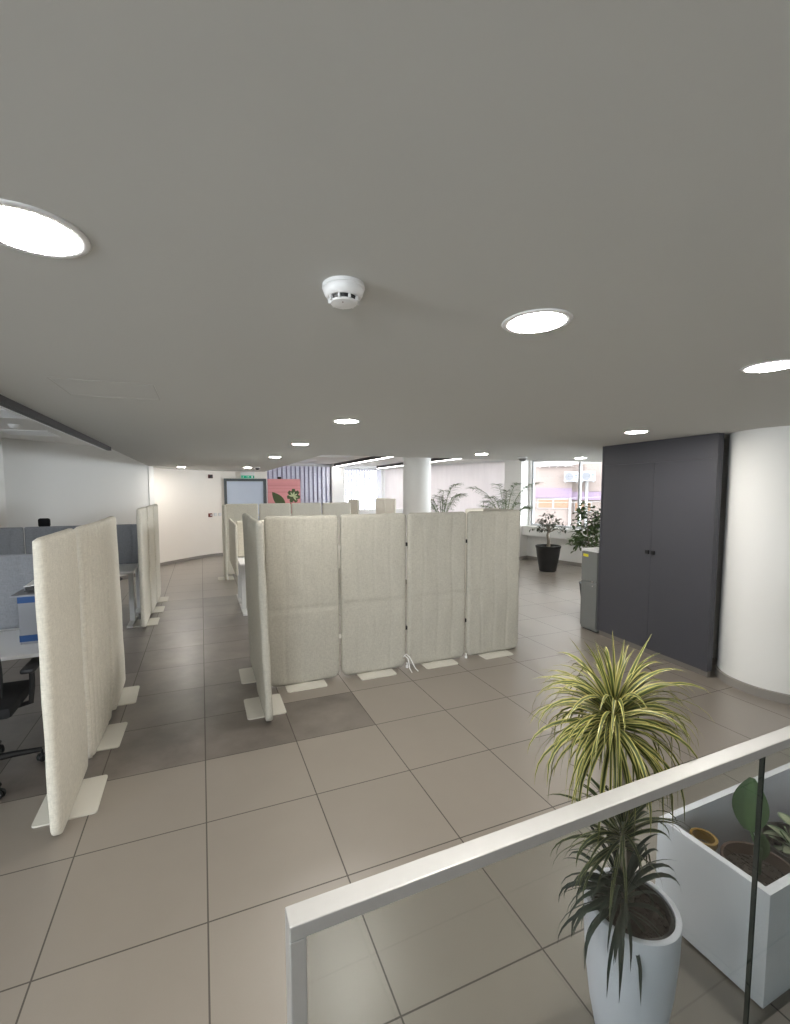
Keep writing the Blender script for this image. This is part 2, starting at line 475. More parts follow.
def wall(name, p0, p1, openings=(), z1=2.6, th=0.14, mat='wall', z0=0.0):
    """wall from p0 to p1; the room lies on the left hand when walking p0 -> p1; openings (s0, s1, z0, z1)"""
    p0 = Vector(p0); p1 = Vector(p1); L = (p1 - p0).length; d = (p1 - p0) / L
    rz = math.atan2(d.y, d.x)
    T = Matrix.Translation((p0.x, p0.y, 0)) @ Matrix.Rotation(rz, 4, 'Z')
    mb = MB()
    xs = sorted({0.0, L, *[o[0] for o in openings], *[o[1] for o in openings]})
    for a, b in zip(xs, xs[1:]):
        mid = (a + b) / 2
        op = [o for o in openings if o[0] < mid < o[1]]
        if not op: mb.span((a, -th, z0), (b, 0, z1), T)
        else:
            o = op[0]
            if o[2] > z0: mb.span((a, -th, z0), (b, 0, o[2]), T)
            if o[3] < z1: mb.span((a, -th, o[3]), (b, 0, z1), T)
    ob = structure(mb.build(name, mat))
    return T, rz

def window(n, T, s0, s1, z0, z1, mull=(), rz=0.0, w=0.05, th=0.14, port=True):
    f = MB()
    yc = -th / 2
    for a, b, c, d in ((s0, s1, z0, z0 + w), (s0, s1, z1 - w, z1)):
        f.span((a, yc - .03, c), (b, yc + .03, d), T)
    for x in [s0 + w / 2, s1 - w / 2, *mull]:
        f.span((x - w / 2, yc - .03, z0 + w), (x + w / 2, yc + .03, z1 - w), T)
    fo = structure(f.build('window_%d' % n, 'wframe'))
    g = MB().span((s0 + w, yc - .004, z0 + w), (s1 - w, yc + .004, z1 - w), T)
    g.build('glass', 'wglass', fo)
    if port:
        c = T @ Vector(((s0 + s1) / 2, yc - 0.08, (z0 + z1) / 2))
        portal('window_daylight', c, rz, s1 - s0 - 0.02, z1 - z0 - 0.02)

# wall along the right, with windows (room on the left hand walking towards -> far end)
WL0 = wpt(-5.2); WL1 = wpt(8.2)
S = 5.2
T, rz = wall('wall_right', WL0, WL1, [(S - 4.2, S + 1.44, 0.86, 2.5), (S + 2.02, S + 7.6, 0.9, 2.5)])
window(1, T, S - 4.2, S + 1.44, 0.86, 2.5, mull=(S - 3.0, S - 1.5, S + 0.16), rz=rz)
window(2, T, S + 2.02, S + 7.6, 0.9, 2.5, mull=(S + 2.88, S + 4.04, S + 5.3, S + 6.5), rz=rz)
# far walls
cor = wpt(7.85)
T, rz = wall('wall_far', (cor[0], 12.3), (3.9, 12.3), [(0.12, cor[0] - 4.05, 1.0, 2.5)])
window(3, T, 0.12, cor[0] - 4.05, 1.0, 2.5, mull=(1.1,), rz=rz)
wall('wall_far_return', (3.9, 12.3), (3.9, 11.0))
T, rz = wall('wall_far_middle', (3.9, 11.0), (1.75, 11.0), [(0.06, 2.05, 0.3, 2.5)])
window(4, T, 0.06, 2.05, 0.3, 2.5, mull=(1.15,), rz=rz)
wall('wall_door_return', (1.75, 11.0), (1.75, 9.9))
# wall with the door, then the curved warm wall
curve = [(1.75, 9.9), (0.62, 9.84), (0.50, 9.80), (0.28, 9.70), (0.07, 9.56), (-0.11, 9.40), (-0.29, 9.22), (-0.46, 9.05), (-0.62, 8.88), (-0.78, 8.71), (-0.92, 8.53), (-1.35, 8.05)]
def strip(name, pts, z0, z1, off0, off1, mat):
    """thin band along a polyline between two offsets"""
    mb = MB(); vs = []; n = len(pts)
    P = [Vector(p) for p in pts]
    nr = []
    for i in range(n):
        a = P[max(0, i - 1)]; b = P[min(n - 1, i + 1)]; d = (b - a).normalized(); nr.append(Vector((-d.y, d.x)))
    for i in range(n):
        for off in (off0, off1):
            for z in (z0, z1): vs.append((P[i].x + nr[i].x * off, P[i].y + nr[i].y * off, z))
    fs = []
    for i in range(n - 1):
        a = i * 4; b = a + 4
        fs += [(a, b, b + 1, a + 1), (a + 2, a + 3, b + 3, b + 2), (a + 1, b + 1, b + 3, a + 3), (a, a + 2, b + 2, b)]
    fs += [(0, 1, 3, 2), (4 * n - 4, 4 * n - 2, 4 * n - 1, 4 * n - 3)]
    mb.add(vs, fs)
    return structure(mb.build(name, mat, smooth='auto'))
strip('wall_curved', curve, 0, 2.6, 0, -0.14, 'warm_wall')
strip('baseboard_curved', curve[1:], 0, 0.075, 0.012, 0.0, 'skirt')
# left side
wall('wall_left_return', (-1.35, 8.05), (-0.90, 7.68), mat='wall')
T, rz = wall('wall_left', (-0.90, 7.68), (-5.5, 2.86), mat='wall')
T, rz = wall('wall_left_windows', (-5.5, 2.86), (-5.5, -6.5), [(5.2, 7.8, 0.9, 2.3)])
window(5, T, 5.2, 7.8, 0.9, 2.3, mull=(6.5,), rz=rz)
T, rz = wall('wall_back', (-5.5, -6.5), (5.1, -6.5), [(1.5, 3.5, 0.9, 2.2)])
window(6, T, 1.5, 3.5, 0.9, 2.2, mull=(2.5,), rz=rz)
wall('wall_cabinet_side', (4.98, -6.5), (4.98, 1.30), th=0.12)
wall('wall_near_right', (5.1, -0.4), (9.25, -0.4))
strip('baseboard_left', [(-0.90, 7.68), (-5.5, 2.86)], 0, 0.075, 0.012, 0.0, 'skirt')
strip('baseboard_right', [wpt(-5.0), wpt(1.5)], 0, 0.085, 0.014, 0.0, 'skirt')

# projecting boxed sill under the window
sill = MB()
Ts = Matrix.Translation((A0.x, A0.y, 0)) @ Matrix.Rotation(math.atan2(UY, UX), 4, 'Z')
sill.span((-4.9, 0.0, 0.63), (1.5, 0.23, 0.86), Ts)
structure(sill.build('trim_1', 'wall', bevel=0.004))
# square pillar between the plain window and the blinds
pl = MB(); pl.span((1.50, 0.0, 0), (2.02, 0.30, 2.59), Ts)
structure(pl.build('wall_pillar', 'wall', bevel=0.004))
pb = MB(); pb.span((1.485, 0.0, 0), (2.035, 0.315, 0.085), Ts)
structure(pb.build('baseboard_pillar', 'skirt'))

# pillar between the far blinds
fp = MB(); fp.box((4.10, 11.0, 1.3), (0.42, 0.3, 2.6))
structure(fp.build('wall_far_pillar', 'wall', bevel=0.01))
# left pillar
lp = MB(); lp.box((-2.86, 4.55, 1.3), (0.66, 0.5, 2.6))
structure(lp.build('wall_left_pillar', 'wall', bevel=0.01))

# round columns
def column(x, y, r, label, h=2.6, base=True):
    t = thing('round_column', (x, y, 0), 0, label, 'column')
    MB().lathe([(r, 0.0), (r, h)], 96).build('column_shaft', 'wall', t, smooth='auto')
    if base: MB().lathe([(r + .001, 0), (r + .016, 0), (r + .016, 0.075), (r + .001, 0.08)], 96).build('column_skirting', 'skirt', t, smooth='auto')
    return t
column(4.848, -0.718, 0.45, 'thick round white column beside the charcoal cabinet with a grey tile skirting', ZC)
column(3.82, 4.62, 0.26, 'slim round white column rising behind the beige screens', ZH)

# ------------------------------------------------------------------ ceiling fittings
def downlight(x, y, label):
    t = thing('ceiling_downlight', (x, y, ZC), 0, label, 'ceiling light', 'recessed downlights')
    MB().lathe([(0.084, -0.0005), (0.084, -0.004), (0.100, -0.003), (0.103, 0.0)], 40).build('trim_ring', 'white_plastic', t, smooth=True)
    vs = [(0.0845 * math.cos(2 * PI * k / 40), 0.0845 * math.sin(2 * PI * k / 40), -0.0035) for k in range(40)]
    MB().add(vs, [tuple(range(40))[::-1]]).build('light_diffuser', 'lamp', t)
    return t
d0 = downlight(-0.27, -1.96, 'large bright round downlight at upper left of the ceiling')
for x, y, lab in ((0.985, -1.94, 'round downlight right of the smoke detector, second brightest'),
                  (2.23, -1.90, 'round downlight cut off by the right edge of the picture'),
                  (1.04, 0.16, 'small round downlight above the left end of the beige screens'),
                  (3.63, -0.15, 'round downlight just in front of the charcoal cabinet top'),
                  (1.06, 1.95, 'small round downlight second in the row leading to the pink board'),
                  (1.10, 4.06, 'tiny round downlight third in the row, just ahead of the pink board'),
                  (-0.37, 7.84, 'tiny round downlight in front of the curved cream wall'),
                  (1.02, 7.60, 'tiny round downlight above the exit sign, beside the dark sensor'),
                  (3.78, 2.45, 'small round downlight above the palm fronds'),
                  (5.79, 2.60, 'small round downlight in front of the window with the orange shutters')):
    place(d0, (x, y, ZC), 0, lab)
# smoke detector
sd = thing('smoke_detector', (0.37, -1.96, ZC), 0, 'white domed smoke detector with black vents between the two big downlights', 'smoke detector')
MB().lathe([(0.0, 0.0), (0.052, 0.0), (0.053, -0.008), (0.051, -0.010)], 48).build('mounting_base', 'white_plastic', sd, smooth='auto')
MB().lathe([(0.050, -0.010), (0.0505, -0.014), (0.047, -0.024), (0.0415, -0.0315), (0.040, -0.032), (0.037, -0.0315)], 48).build('upper_shell', 'white_plastic', sd, smooth='auto')
MB().lathe([(0.0, -0.029), (0.0345, -0.030), (0.0315, -0.042)], 40).build('vent_chamber', 'black', sd)
lo = MB().lathe([(0.0345, -0.0405), (0.0325, -0.0445), (0.020, -0.0475), (0.0, -0.048)], 40)
for k in range(9):
    lo.span((0.0325, -0.0020, -0.0425), (0.0395, 0.0020, -0.0305), Matrix.Rotation(2 * PI * k / 9 + 0.62, 4, 'Z'))
lo.build('lower_cap', 'white_plastic', sd, smooth='auto')
MB().lathe([(0, 0), (0.0015, 0), (0.0015, 0.001), (0, 0.001)], 10, Matrix.Translation((-0.008, -0.018, -0.0484))).build('indicator_light', 'red', sd)
# dome sensors
def dome(x, y, z, r, label, m='grey_metal'):
    t = thing('dome_camera', (x, y, z), 0, label, 'dome sensor')
    MB().lathe([(0, 0), (r * 1.2, 0), (r * 1.2, -r * .35), (r * 1.0, -r * .4)], 28).build('mounting_ring', 'white_plastic', t, smooth='auto')
    MB().lathe([(r, -r * .4)] + [(r * math.cos(a), -r * .4 - r * .75 * math.sin(a)) for a in (.3, .6, .9, 1.2, 1.5)] + [(0, -r * 1.16)], 28).build('dome', m, t, smooth=True)
dome(4.74, 2.74, ZC, 0.062, 'grey dome camera on the ceiling left of the plain window')
dome(1.22, 7.45, ZC, 0.05, 'dark dome sensor beside the tiny downlight over the exit sign', 'black')
dome(-2.10, 3.87, ZH, 0.05, 'white dome on the raised ceiling at far left', 'white_plastic')
# access hatch outline
ht = MB()
for a, b in (((-0.60, -0.605), (-0.17, -0.600)), ((-0.175, -0.60), (-0.17, -0.2)), ((-0.60, -0.205), (-0.17, -0.2)), ((-0.60, -0.60), (-0.595, -0.2))):
    ht.span((a[0], a[1], -0.0012), (b[0], b[1], 0.0))
o = ht.build('ceiling_hatch', simple('hatch_seam', (0.45, 0.44, 0.42), 0.9), loc=(0, 0, ZC)); tag(o, 'faint square access hatch seam in the near grey ceiling', 'ceiling hatch')

# linear lights
def linear(x, y0, y1, label, lit=True):
    t = thing('linear_light', (x, (y0 + y1) / 2, 2.5), 0, label, 'ceiling light', 'linear lights under the raised ceiling')
    L = (y1 - y0) / 2
    MB().span((-0.045, -L, 0.004), (0.045, L, 0.09)).build('light_profile', 'dark_profile', t)
    MB().span((-0.040, -L + .01, 0.0), (0.040, L - .01, 0.006)).build('light_diffuser', 'linear' if lit else 'white_plastic', t)
linear(4.0, 6.27, 11.5, 'long lit linear light with a dark side, left of the slim column')
linear(5.75, 5.6, 11.6, 'lit linear light whose middle hides behind the slim column')
tk = thing('ceiling_track', (-0.96, 0.5, ZC), 0, 'long dark track under the edge of the lowered ceiling at far left', 'ceiling track')
MB().span((-0.02, -2.9, -0.042), (0.02, 2.58, 0.0)).build('track_rail', 'dark_profile', tk)
MB().span((-0.034, -2.9, -0.047), (-0.0202, 2.58, -0.034)).build('track_lip', 'white_metal', tk)
# air grilles on the raised ceiling
def grille(x, y, w, d, label):
    t = thing('ceiling_vent', (x, y, ZH), 0, label, 'ceiling vent', 'air vents in the raised ceiling')
    f = MB()
    f.span((-w / 2, -d / 2, -0.012), (w / 2, -d / 2 + .03, 0.001)).span((-w / 2, d / 2 - .03, -0.012), (w / 2, d / 2, 0.001))
    f.span((-w / 2, -d / 2 + .03, -0.012), (-w / 2 + .03, d / 2 - .03, 0.001)).span((w / 2 - .03, -d / 2 + .03, -0.012), (w / 2, d / 2 - .03, 0.001))
    f.build('vent_frame', 'white_plastic', t)
    s = MB()
    n = int((d - .06) / 0.045)
    for k in range(n):
        s.span((-w / 2 + .03, -d / 2 + .04 + k * .045, -0.009), (w / 2 - .03, -d / 2 + .062 + k * .045, -0.003))
    s.build('vent_slats', 'white_metal', t)
    MB().span((-w / 2 + .03, -d / 2 + .03, -0.002), (w / 2 - .03, d / 2 - .03, 0.0005)).build('vent_backing', 'plinth', t)
grille(2.55, 9.6, 0.9, 0.9, 'square air vent in the raised ceiling, nearest the pink board')
grille(3.0, 7.4, 0.9, 0.9, 'square air vent in the raised ceiling just past the lowered ceiling edge')
grille(-2.05, 2.9, 0.6, 0.6, 'air vent near the dome on the raised ceiling at far left')
grille(-2.2, 4.75, 0.6, 0.6, 'air vent above the left pillar on the raised ceiling')

# ------------------------------------------------------------------ floor standing felt screens
def felt_panel(w, h, t, style, seed=0, z0=0.0, rt_=0.03, rb_=0.075):
    rnd = random.Random(seed)
    nx, nz = 72, 72
    ph = [rnd.random() * 6.28 for _ in range(8)]
    lines = [(-0.36 + 0.72 * (k + 0.5) / 5 + rnd.uniform(-.015, .015)) * w / .7 for k in range(5)]
    def halfw(z):
        r = w / 2
        if z > h - rt_: q = z - (h - rt_); r -= rt_ - math.sqrt(max(0, rt_ ** 2 - q ** 2))
        if z < rb_: q = rb_ - z; r -= rb_ - math.sqrt(max(0, rb_ ** 2 - q ** 2))
        return r
    def thick(x, z, hw):
        e = min(hw - abs(x), h - z, z)
        k = 1.0 if e > 0.04 else math.sqrt(max(0, 1 - ((0.04 - e) / 0.04) ** 2)) * 0.7 + 0.3
        d = 0.0
        if style == 'wave':
            for i, lx in enumerate(lines):
                c = lx + 0.016 * math.sin(z * 5.2 + ph[i]) + 0.008 * math.sin(z * 11 + ph[i + 1])
                q = (x - c) / 0.010; d -= 0.011 * math.exp(-q * q)
        elif style == 'pleat':
            xx = x / w + 0.012 * math.sin(z * 6 + ph[0]) + 0.006 * math.sin(z * 13 + ph[1])
            d += 0.027 * (abs(math.sin(xx * PI * 7)) ** 0.45 - 0.95)
        elif style == 'quilt':
            q = (z - h * 0.45 - 0.006 * math.sin(x * 9 + ph[0])) / 0.012; d -= 0.009 * math.exp(-q * q)
            for i in range(3):
                c = (-0.25 + 0.25 * i) * w + 0.01 * math.sin(z * 6 + ph[i]); q = (x - c) / 0.012; d -= 0.0035 * math.exp(-q * q)
            d += 0.0020 * math.sin(x * 31 + ph[3] + 1.5 * math.sin(z * 7)) + 0.0016 * math.sin(z * 27 + ph[4] + 1.6 * math.sin(x * 12))
        else:
            d += 0.0012 * math.sin(x * 23 + ph[3] + 1.5 * math.sin(z * 6)) + 0.001 * math.sin(z * 14 + ph[4])
        return t / 2 * k + d * min(1, max(0, e / 0.02))
    mb = MB(); vs = []
    us = [math.sin((i / nx - .5) * PI * .96) / math.sin(PI * .48) for i in range(nx + 1)]
    us = [0.6 * a + 0.4 * (2 * i / nx - 1) for i, a in enumerate(us)]
    zs = []
    for j in range(nz + 1):
        a = j / nz; b = 0.5 - 0.5 * math.cos(PI * a); zs.append(h * (0.35 * b + 0.65 * a))
    for side in (-1, 1):
        for j, z in enumerate(zs):
            hw = halfw(z)
            for i in range(nx + 1):
                x = us[i] * hw
                vs.append((x, side * thick(x, z, hw), z0 + z))
    n1 = (nx + 1) * (nz + 1); fs = []
    for j in range(nz):
        for i in range(nx):
            a = j * (nx + 1) + i
            fs.append((a, a + 1, a + nx + 2, a + nx + 1))
            b = a + n1; fs.append((b, b + nx + 1, b + nx + 2, b + 1))
    ring = [i for i in range(nx + 1)] + [j * (nx + 1) + nx for j in range(1, nz + 1)] + [nz * (nx + 1) + i for i in range(nx - 1, -1, -1)] + [j * (nx + 1) for j in range(nz - 1, 0, -1)]
    for k in range(len(ring)):
        a, b = ring[k], ring[(k + 1) % len(ring)]
        fs.append((b, a, a + n1, b + n1))
    return mb.add(vs, fs)

PW, PH, PT = 0.663, 1.535, 0.058
def plate_mb(half=0.18, ext=0.15, r=0.02):
    pts = []
    for cx, cy, a0 in ((half - r, ext - r, 0), (-half + r, ext - r, 90), (-half + r, -ext + r, 180), (half - r, -ext + r, 270)):
        for k in range(5):
            a = math.radians(a0 + k * 22.5); pts.append((cx + r * math.cos(a), cy + r * math.sin(a)))
    return MB().prism(pts, 0.0, 0.008)
def screen(x, y, rz, style, mat, label, group, seed, lean=0.0, clips=True, feet=False, h=PH, dx=0.0):
    t = thing('floor_screen', (x, y, 0), rz, label, 'office screen', group)
    p = felt_panel(PW, h, PT, style, seed).build('felt_panel', mat, t, smooth=True)
    p.location = (dx, 0, 0.010); p.rotation_euler = (lean, 0, 0)
    plate_mb().build('foot_plate', 'plate', t)
    st = MB().span((-0.05, -0.012, 0.008), (0.05, 0.012, 0.05)).build('foot_bracket', 'plate', t)
    if clips:
        for z in (0.38, 1.22):
            MB().span((PW / 2 - 0.004, -0.010, z), (PW / 2 + 0.021, 0.010, z + 0.035)).build('link_clip', 'black' if feet else 'plate', t)
    if feet:
        MB().lathe([(0, 0), (0.014, 0), (0.014, 0.02), (0.007, 0.022), (0.007, 0.05), (0, 0.05)], 14, Matrix.Translation((PW / 2 + .009, -0.03, 0))).build('levelling_foot', 'white_plastic', t, smooth='auto')
    return t

g = 'beige felt screens standing in a row across the room'
labs = ['beige quilted felt screen, leftmost of the front row facing the camera', 'beige quilted felt screen, second of the front row, left of the white cables',
        'beige quilted felt screen, third of the front row, right of the white cables', 'beige quilted felt screen, rightmost of the front row by the open floor']
for i in range(4):
    screen(0.858 + 0.686 * i, 0.935, 0, 'quilt', 'felt', labs[i], g, 11 + i, clips=i < 3, feet=i in (1, 2))
screen(3.295, 1.33, PI / 2, 'quilt', 'felt', 'beige felt screen turned edge-on at the right end of the front row', 'edge-on screens of the front row', 31, clips=False)
screen(0.457, 0.61, PI / 2, 'plain', 'felt', 'beige felt screen turned edge-on, nearest the camera at the left end of the front row', 'edge-on screens of the front row', 21, clips=False, lean=-0.030)
screen(0.468, 1.30, PI / 2, 'wave', 'felt', 'beige felt screen turned edge-on, behind the nearest edge-on one', 'edge-on screens of the front row', 22, clips=False, lean=-0.028)
g = 'cream felt screens along the left of the aisle'
screen(-0.712, -0.12, PI / 2 + 0.015, 'plain', 'cream', 'cream felt screen nearest the camera at left, smooth faced', g, 41, lean=-0.001, dx=-0.022)
screen(-0.700, 0.565, PI / 2 - 0.02, 'pleat', 'cream', 'cream felt screen with upright pleats, middle of the near left row', g, 42, lean=0.004)
screen(-0.688, 1.25, PI / 2 + 0.03, 'plain', 'cream', 'cream felt screen at the far end of the near left row', g, 43, clips=False, lean=-0.012)
g = 'pale felt screens farther along the left of the aisle'
screen(-0.71, 3.62, PI / 2, 'plain', 'cream', 'pale felt screen, nearest of the farther left row by the curved wall', g, 51)
screen(-0.690, 4.28, PI / 2, 'plain', 'cream', 'pale felt screen, middle of the farther left row by the curved wall', g, 52)
screen(-0.675, 4.94, PI / 2, 'plain', 'cream', 'pale felt screen, last of the farther left row by the curved wall', g, 53, clips=False)
g = 'pale felt screens in the far row below the pink board'
labs = ['pale felt screen below the blue door leaf', 'pale felt screen below the pink board, its left one',
        'pale felt screen under the green leaf print, right of the pink board', 'pale felt screen at the right end of the far row']
for i in range(4):
    screen(0.805 + 0.686 * i, 6.77, 0, 'plain', 'pale', labs[i], g, 61 + i, clips=i < 3, h=1.475)
screen(0.435, 6.40, PI / 2, 'plain', 'pale', 'pale felt screen turned edge-on at the left end of the far row', 'edge-on far screens', 66, clips=False, h=1.475)
screen(3.40, 7.16, PI / 2, 'plain', 'pale', 'pale felt screen standing alone right of the far row, before the pillar', 'far single screens', 67, clips=False, h=1.53)
screen(4.65, 7.88, PI / 2, 'plain', 'pale', 'pale felt screen nearest the slim column, nearer of a far pair', 'far pair of screens', 68, clips=True, h=1.53)
screen(4.65, 8.57, PI / 2, 'plain', 'pale', 'pale felt screen left of the slim column, farther of a far pair', 'far pair of screens', 69, clips=False, h=1.53)
screen(4.42, 3.35, 0.0, 'plain', 'pale', 'pale felt screen edge showing below the palm fronds', 'screens by the palms', 70, clips=False, h=1.445)

# white cables between the second and third screens
for pts, lab in (([(1.845, 0.93, 0.10), (1.845, 0.87, 0.14), (1.86, 0.83, 0.12), (1.865, 0.80, 0.03), (1.87, 0.76, 0.006)], 'thin white cable curling to the floor between screens, its left strand'),
                 ([(1.85, 0.93, 0.11), (1.86, 0.87, 0.155), (1.88, 0.83, 0.13), (1.92, 0.79, 0.03), (1.94, 0.765, 0.006)], 'thin white cable curling to the floor between screens, its right strand')):
    o = MB().tube([Vector(p) - Vector((1.86, 0.8, 0)) for p in pts], 0.0045, 8).build('power_cable', 'white_plastic', smooth=True, loc=(1.86, 0.8, 0)); tag(o, lab, 'cable')

# ------------------------------------------------------------------ desks
def desk(x, y, w, d, label, group='white desks behind the screens'):
    t = thing('office_desk', (x, y, 0), 0, label, 'desk', group)
    MB().box((0, 0, 0.728), (w, d, 0.025), r=0.004).build('desk_top', 'desk', t)
    for s in (-1, 1):
        m = MB()
        m.span((s * (w / 2 - .06) - .03, -.035, 0.03), (s * (w / 2 - .06) + .03, .035, 0.70))
        m.span((s * (w / 2 - .06) - .035, -d / 2 + .02, 0.0), (s * (w / 2 - .06) + .035, d / 2 - .02, 0.03))
        m.span((s * (w / 2 - .06) - .025, -d / 2 + .06, 0.69), (s * (w / 2 - .06) + .025, d / 2 - .06, 0.715))
        m.build('leg', 'white_metal', t, bevel=0.003)
    MB().span((-w / 2 + .09, -.02, .66), (w / 2 - .09, .02, .70)).build('crossbeam', 'white_metal', t)
    return t
desk(-1.50, 0.665, 1.36, 0.64, 'white desk carrying the blue and grey archive box')
desk(-1.50, 1.40, 1.36, 0.64, 'white desk behind the low grey screen at near left')
desk(-1.50, 3.72, 1.36, 0.64, 'white desk seen between the two left rows of screens')
desk(-1.50, 4.42, 1.36, 0.64, 'white desk facing away behind the far grey desk screen at left')
desk(1.18, 3.76, 1.36, 0.66, 'white desk behind the edge-on screens, nearer of its pair')
desk(1.18, 4.47, 1.36, 0.66, 'white desk beyond the edge-on screens, farther of its pair')

def desk_screen(x, y, rz, w, z0, z1, label, mat='grey_felt', style='wave', seed=3):
    t = thing('desk_screen', (x, y, 0), rz, label, 'desk screen', 'felt screens fixed to desks')
    felt_panel(w, z1 - z0, 0.04, style, seed, z0, rt_=0.02, rb_=0.02).build('felt_panel', mat, t, smooth=True)
    for s in (-1, 1): MB().span((s * w * .35 - .02, -.012, 0.70), (s * w * .35 + .02, .012, z0 + .05)).build('screen_bracket', 'white_metal', t)
desk_screen(-1.50, 1.03, 0, 1.36, 0.745, 1.30, 'low grey wavy-stitched screen behind the archive box', seed=5)
desk_screen(-1.46, 4.07, 0, 1.32, 0.745, 1.30, 'grey desk screen at far left, its right half near the headrest', seed=6)
desk_screen(-2.785, 4.05, 0, 1.32, 0.745, 1.30, 'grey desk screen at the left picture edge below the pillar', seed=7)
desk_screen(1.18, 4.115, 0, 1.34, 0.745, 1.30, 'pale grey desk screen between the two desks beyond the edge-on screens', 'cream', 'plain', 8)
desk_screen(0.455, 4.12, PI / 2, 1.40, 0.58, 1.30, 'cream desk-end screen hanging beside the aisle', 'cream', 'plain', 9)

# archive box
bx = thing('archive_box', (-0.96, 0.745, 0.7405), 0, 'grey cardboard archive box with blue bands on the left desk', 'box')
MB().span((-0.17, -0.17, 0.0), (0.17, 0.17, 0.325)).build('box_body', 'carton', bx, bevel=0.002)
MB().span((-0.1725, -0.1725, 0.018), (0.1725, 0.1725, 0.062)).build('blue_band', 'blue_card', bx)
MB().span((-0.1725, -0.1725, 0.282), (0.1725, 0.1725, 0.325)).build('blue_band', 'blue_card', bx)
ld = MB().span((-0.21, -0.18, 0.3255), (0.18, 0.18, 0.337)).build('box_lid', 'carton', bx, bevel=0.002)
fo = thing('ring_binder', (-0.955, 0.745, 1.0955), 0.06, 'black and white binder lying slanted on the archive box', 'binder')
Tb = Matrix.Rotation(-0.10, 4, 'Y')
MB().span((-0.145, -0.13, 0.018), (0.145, 0.13, 0.045), Tb).build('paper_block', 'black', fo)
MB().span((-0.15, -0.14, 0.0455), (0.15, 0.14, 0.050), Tb).build('cover', 'paper', fo)
MB().span((-0.15, -0.14, 0.0135), (0.15, 0.14, 0.0178), Tb).build('cover', 'black', fo)

# ------------------------------------------------------------------ office chairs
def chair(x, y, rz, label, headrest=False):
    t = thing('office_chair', (x, y, 0), rz, label, 'chair', 'black office chairs')
    b = MB()
    for k in range(5):
        a = 2 * PI * k / 5 + 0.3
        b.tube([(0.03 * math.cos(a), 0.03 * math.sin(a), 0.115), (0.16 * math.cos(a), 0.16 * math.sin(a), 0.105), (0.31 * math.cos(a), 0.31 * math.sin(a), 0.080)], [0.024, 0.021, 0.015], 8)
    b.lathe([(0, 0.07), (0.045, 0.07), (0.045, 0.14), (0, 0.14)], 20)
    bo = b.build('star_base', 'black', t, smooth='auto')
    for k in range(5):
        a = 2 * PI * k / 5 + 0.3
        c = MB(); Tm = Matrix.Translation((0.31 * math.cos(a), 0.31 * math.sin(a), 0.0285)) @ Matrix.Rotation(a + 0.6, 4, 'Z') @ Matrix.Rotation(PI / 2, 4, 'X')
        for s in (-1, 1):
            c.lathe([(0, s * .012 - .008), (0.024, s * .012 - .008), (0.028, s * .012), (0.024, s * .012 + .008), (0, s * .012 + .008)], 18, Tm)
        c.tube([(0.31 * math.cos(a), 0.31 * math.sin(a), 0.03), (0.31 * math.cos(a), 0.31 * math.sin(a), 0.08)], 0.007, 8)
        c.build('caster', 'black', bo, smooth='auto')
    MB().lathe([(0, 0.14), (0.026, 0.14), (0.026, 0.27), (0.016, 0.27), (0.016, 0.41), (0, 0.41)], 16).build('gas_column', 'black', t, smooth='auto')
    MB().box((0, 0, 0.415), (0.2, 0.24, 0.05), r=0.012).build('tilt_mechanism', 'black', t)
    s = MB(); s.box((0, 0.02, 0.475), (0.49, 0.47, 0.075), r=0.03)
    s.build('seat', 'mesh', t, smooth='auto')
    # back: curved mesh panel at -y
    vs = []; fs = []; nx, nz = 10, 12
    for sd in (0, 1):
        for j in range(nz + 1):
            v = j / nz; z = 0.56 + 0.50 * v
            hw = 0.225 * (0.86 + 0.14 * math.sin(PI * min(1, v * 1.1))) * (1 if v < .9 else 1 - (v - .9) * 1.2)
            for i in range(nx + 1):
                u = i / nx * 2 - 1
                y0 = -0.235 - 0.10 * v - 0.035 * math.sin(v * PI) + 0.05 * u * u + sd * 0.02
                vs.append((u * hw, y0, z))
    n1 = (nx + 1) * (nz + 1)
    for j in range(nz):
        for i in range(nx):
            a = j * (nx + 1) + i
            fs += [(a, a + 1, a + nx + 2, a + nx + 1), (a + n1, a + n1 + nx + 1, a + n1 + nx + 2, a + n1 + 1)]
    ring = [i for i in range(nx + 1)] + [j * (nx + 1) + nx for j in range(1, nz + 1)] + [nz * (nx + 1) + i for i in range(nx - 1, -1, -1)] + [j * (nx + 1) for j in range(nz - 1, 0, -1)]
    for k in range(len(ring)):
        a, b_ = ring[k], ring[(k + 1) % len(ring)]; fs.append((b_, a, a + n1, b_ + n1))
    MB().add(vs, fs).build('backrest', 'mesh', t, smooth='auto')
    MB().tube([(0, -0.02, 0.41), (0, -0.2, 0.42), (0, -0.29, 0.50), (0, -0.33, 0.70), (0, -0.345, 0.85)], [0.022, 0.022, 0.022, 0.018, 0.014], 10).build('back_support', 'black', t, smooth=True)
    for s_ in (-1, 1):
        ar = MB()
        ar.tube([(s_ * .20, 0.0, .43), (s_ * .285, -0.01, .45), (s_ * .295, -0.01, .55), (s_ * .295, 0.0, .655)], 0.016, 8)
        ar.box((s_ * .295, 0.03, 0.672), (0.075, 0.25, 0.03), r=0.012)
        ar.build('armrest', 'black', t, smooth='auto')
    if headrest:
        hr = MB(); hr.box((0, -0.33, 1.262), (0.165, 0.06, 0.14), Matrix.Identity(4), r=0.029)
        hr.build('headrest', 'mesh', t, smooth='auto')
        MB().tube([(0, -0.35, 1.02), (0, -0.37, 1.12), (0, -0.345, 1.24)], 0.014, 8).build('headrest_stem', 'black', t, smooth=True)
    return t
chair(-1.29, 0.30, 0.02, 'black office chair at the left picture edge, pushed to the desk')
chair(-1.27, 3.22, -0.2, 'black office chair glimpsed under the desk between the left screens')
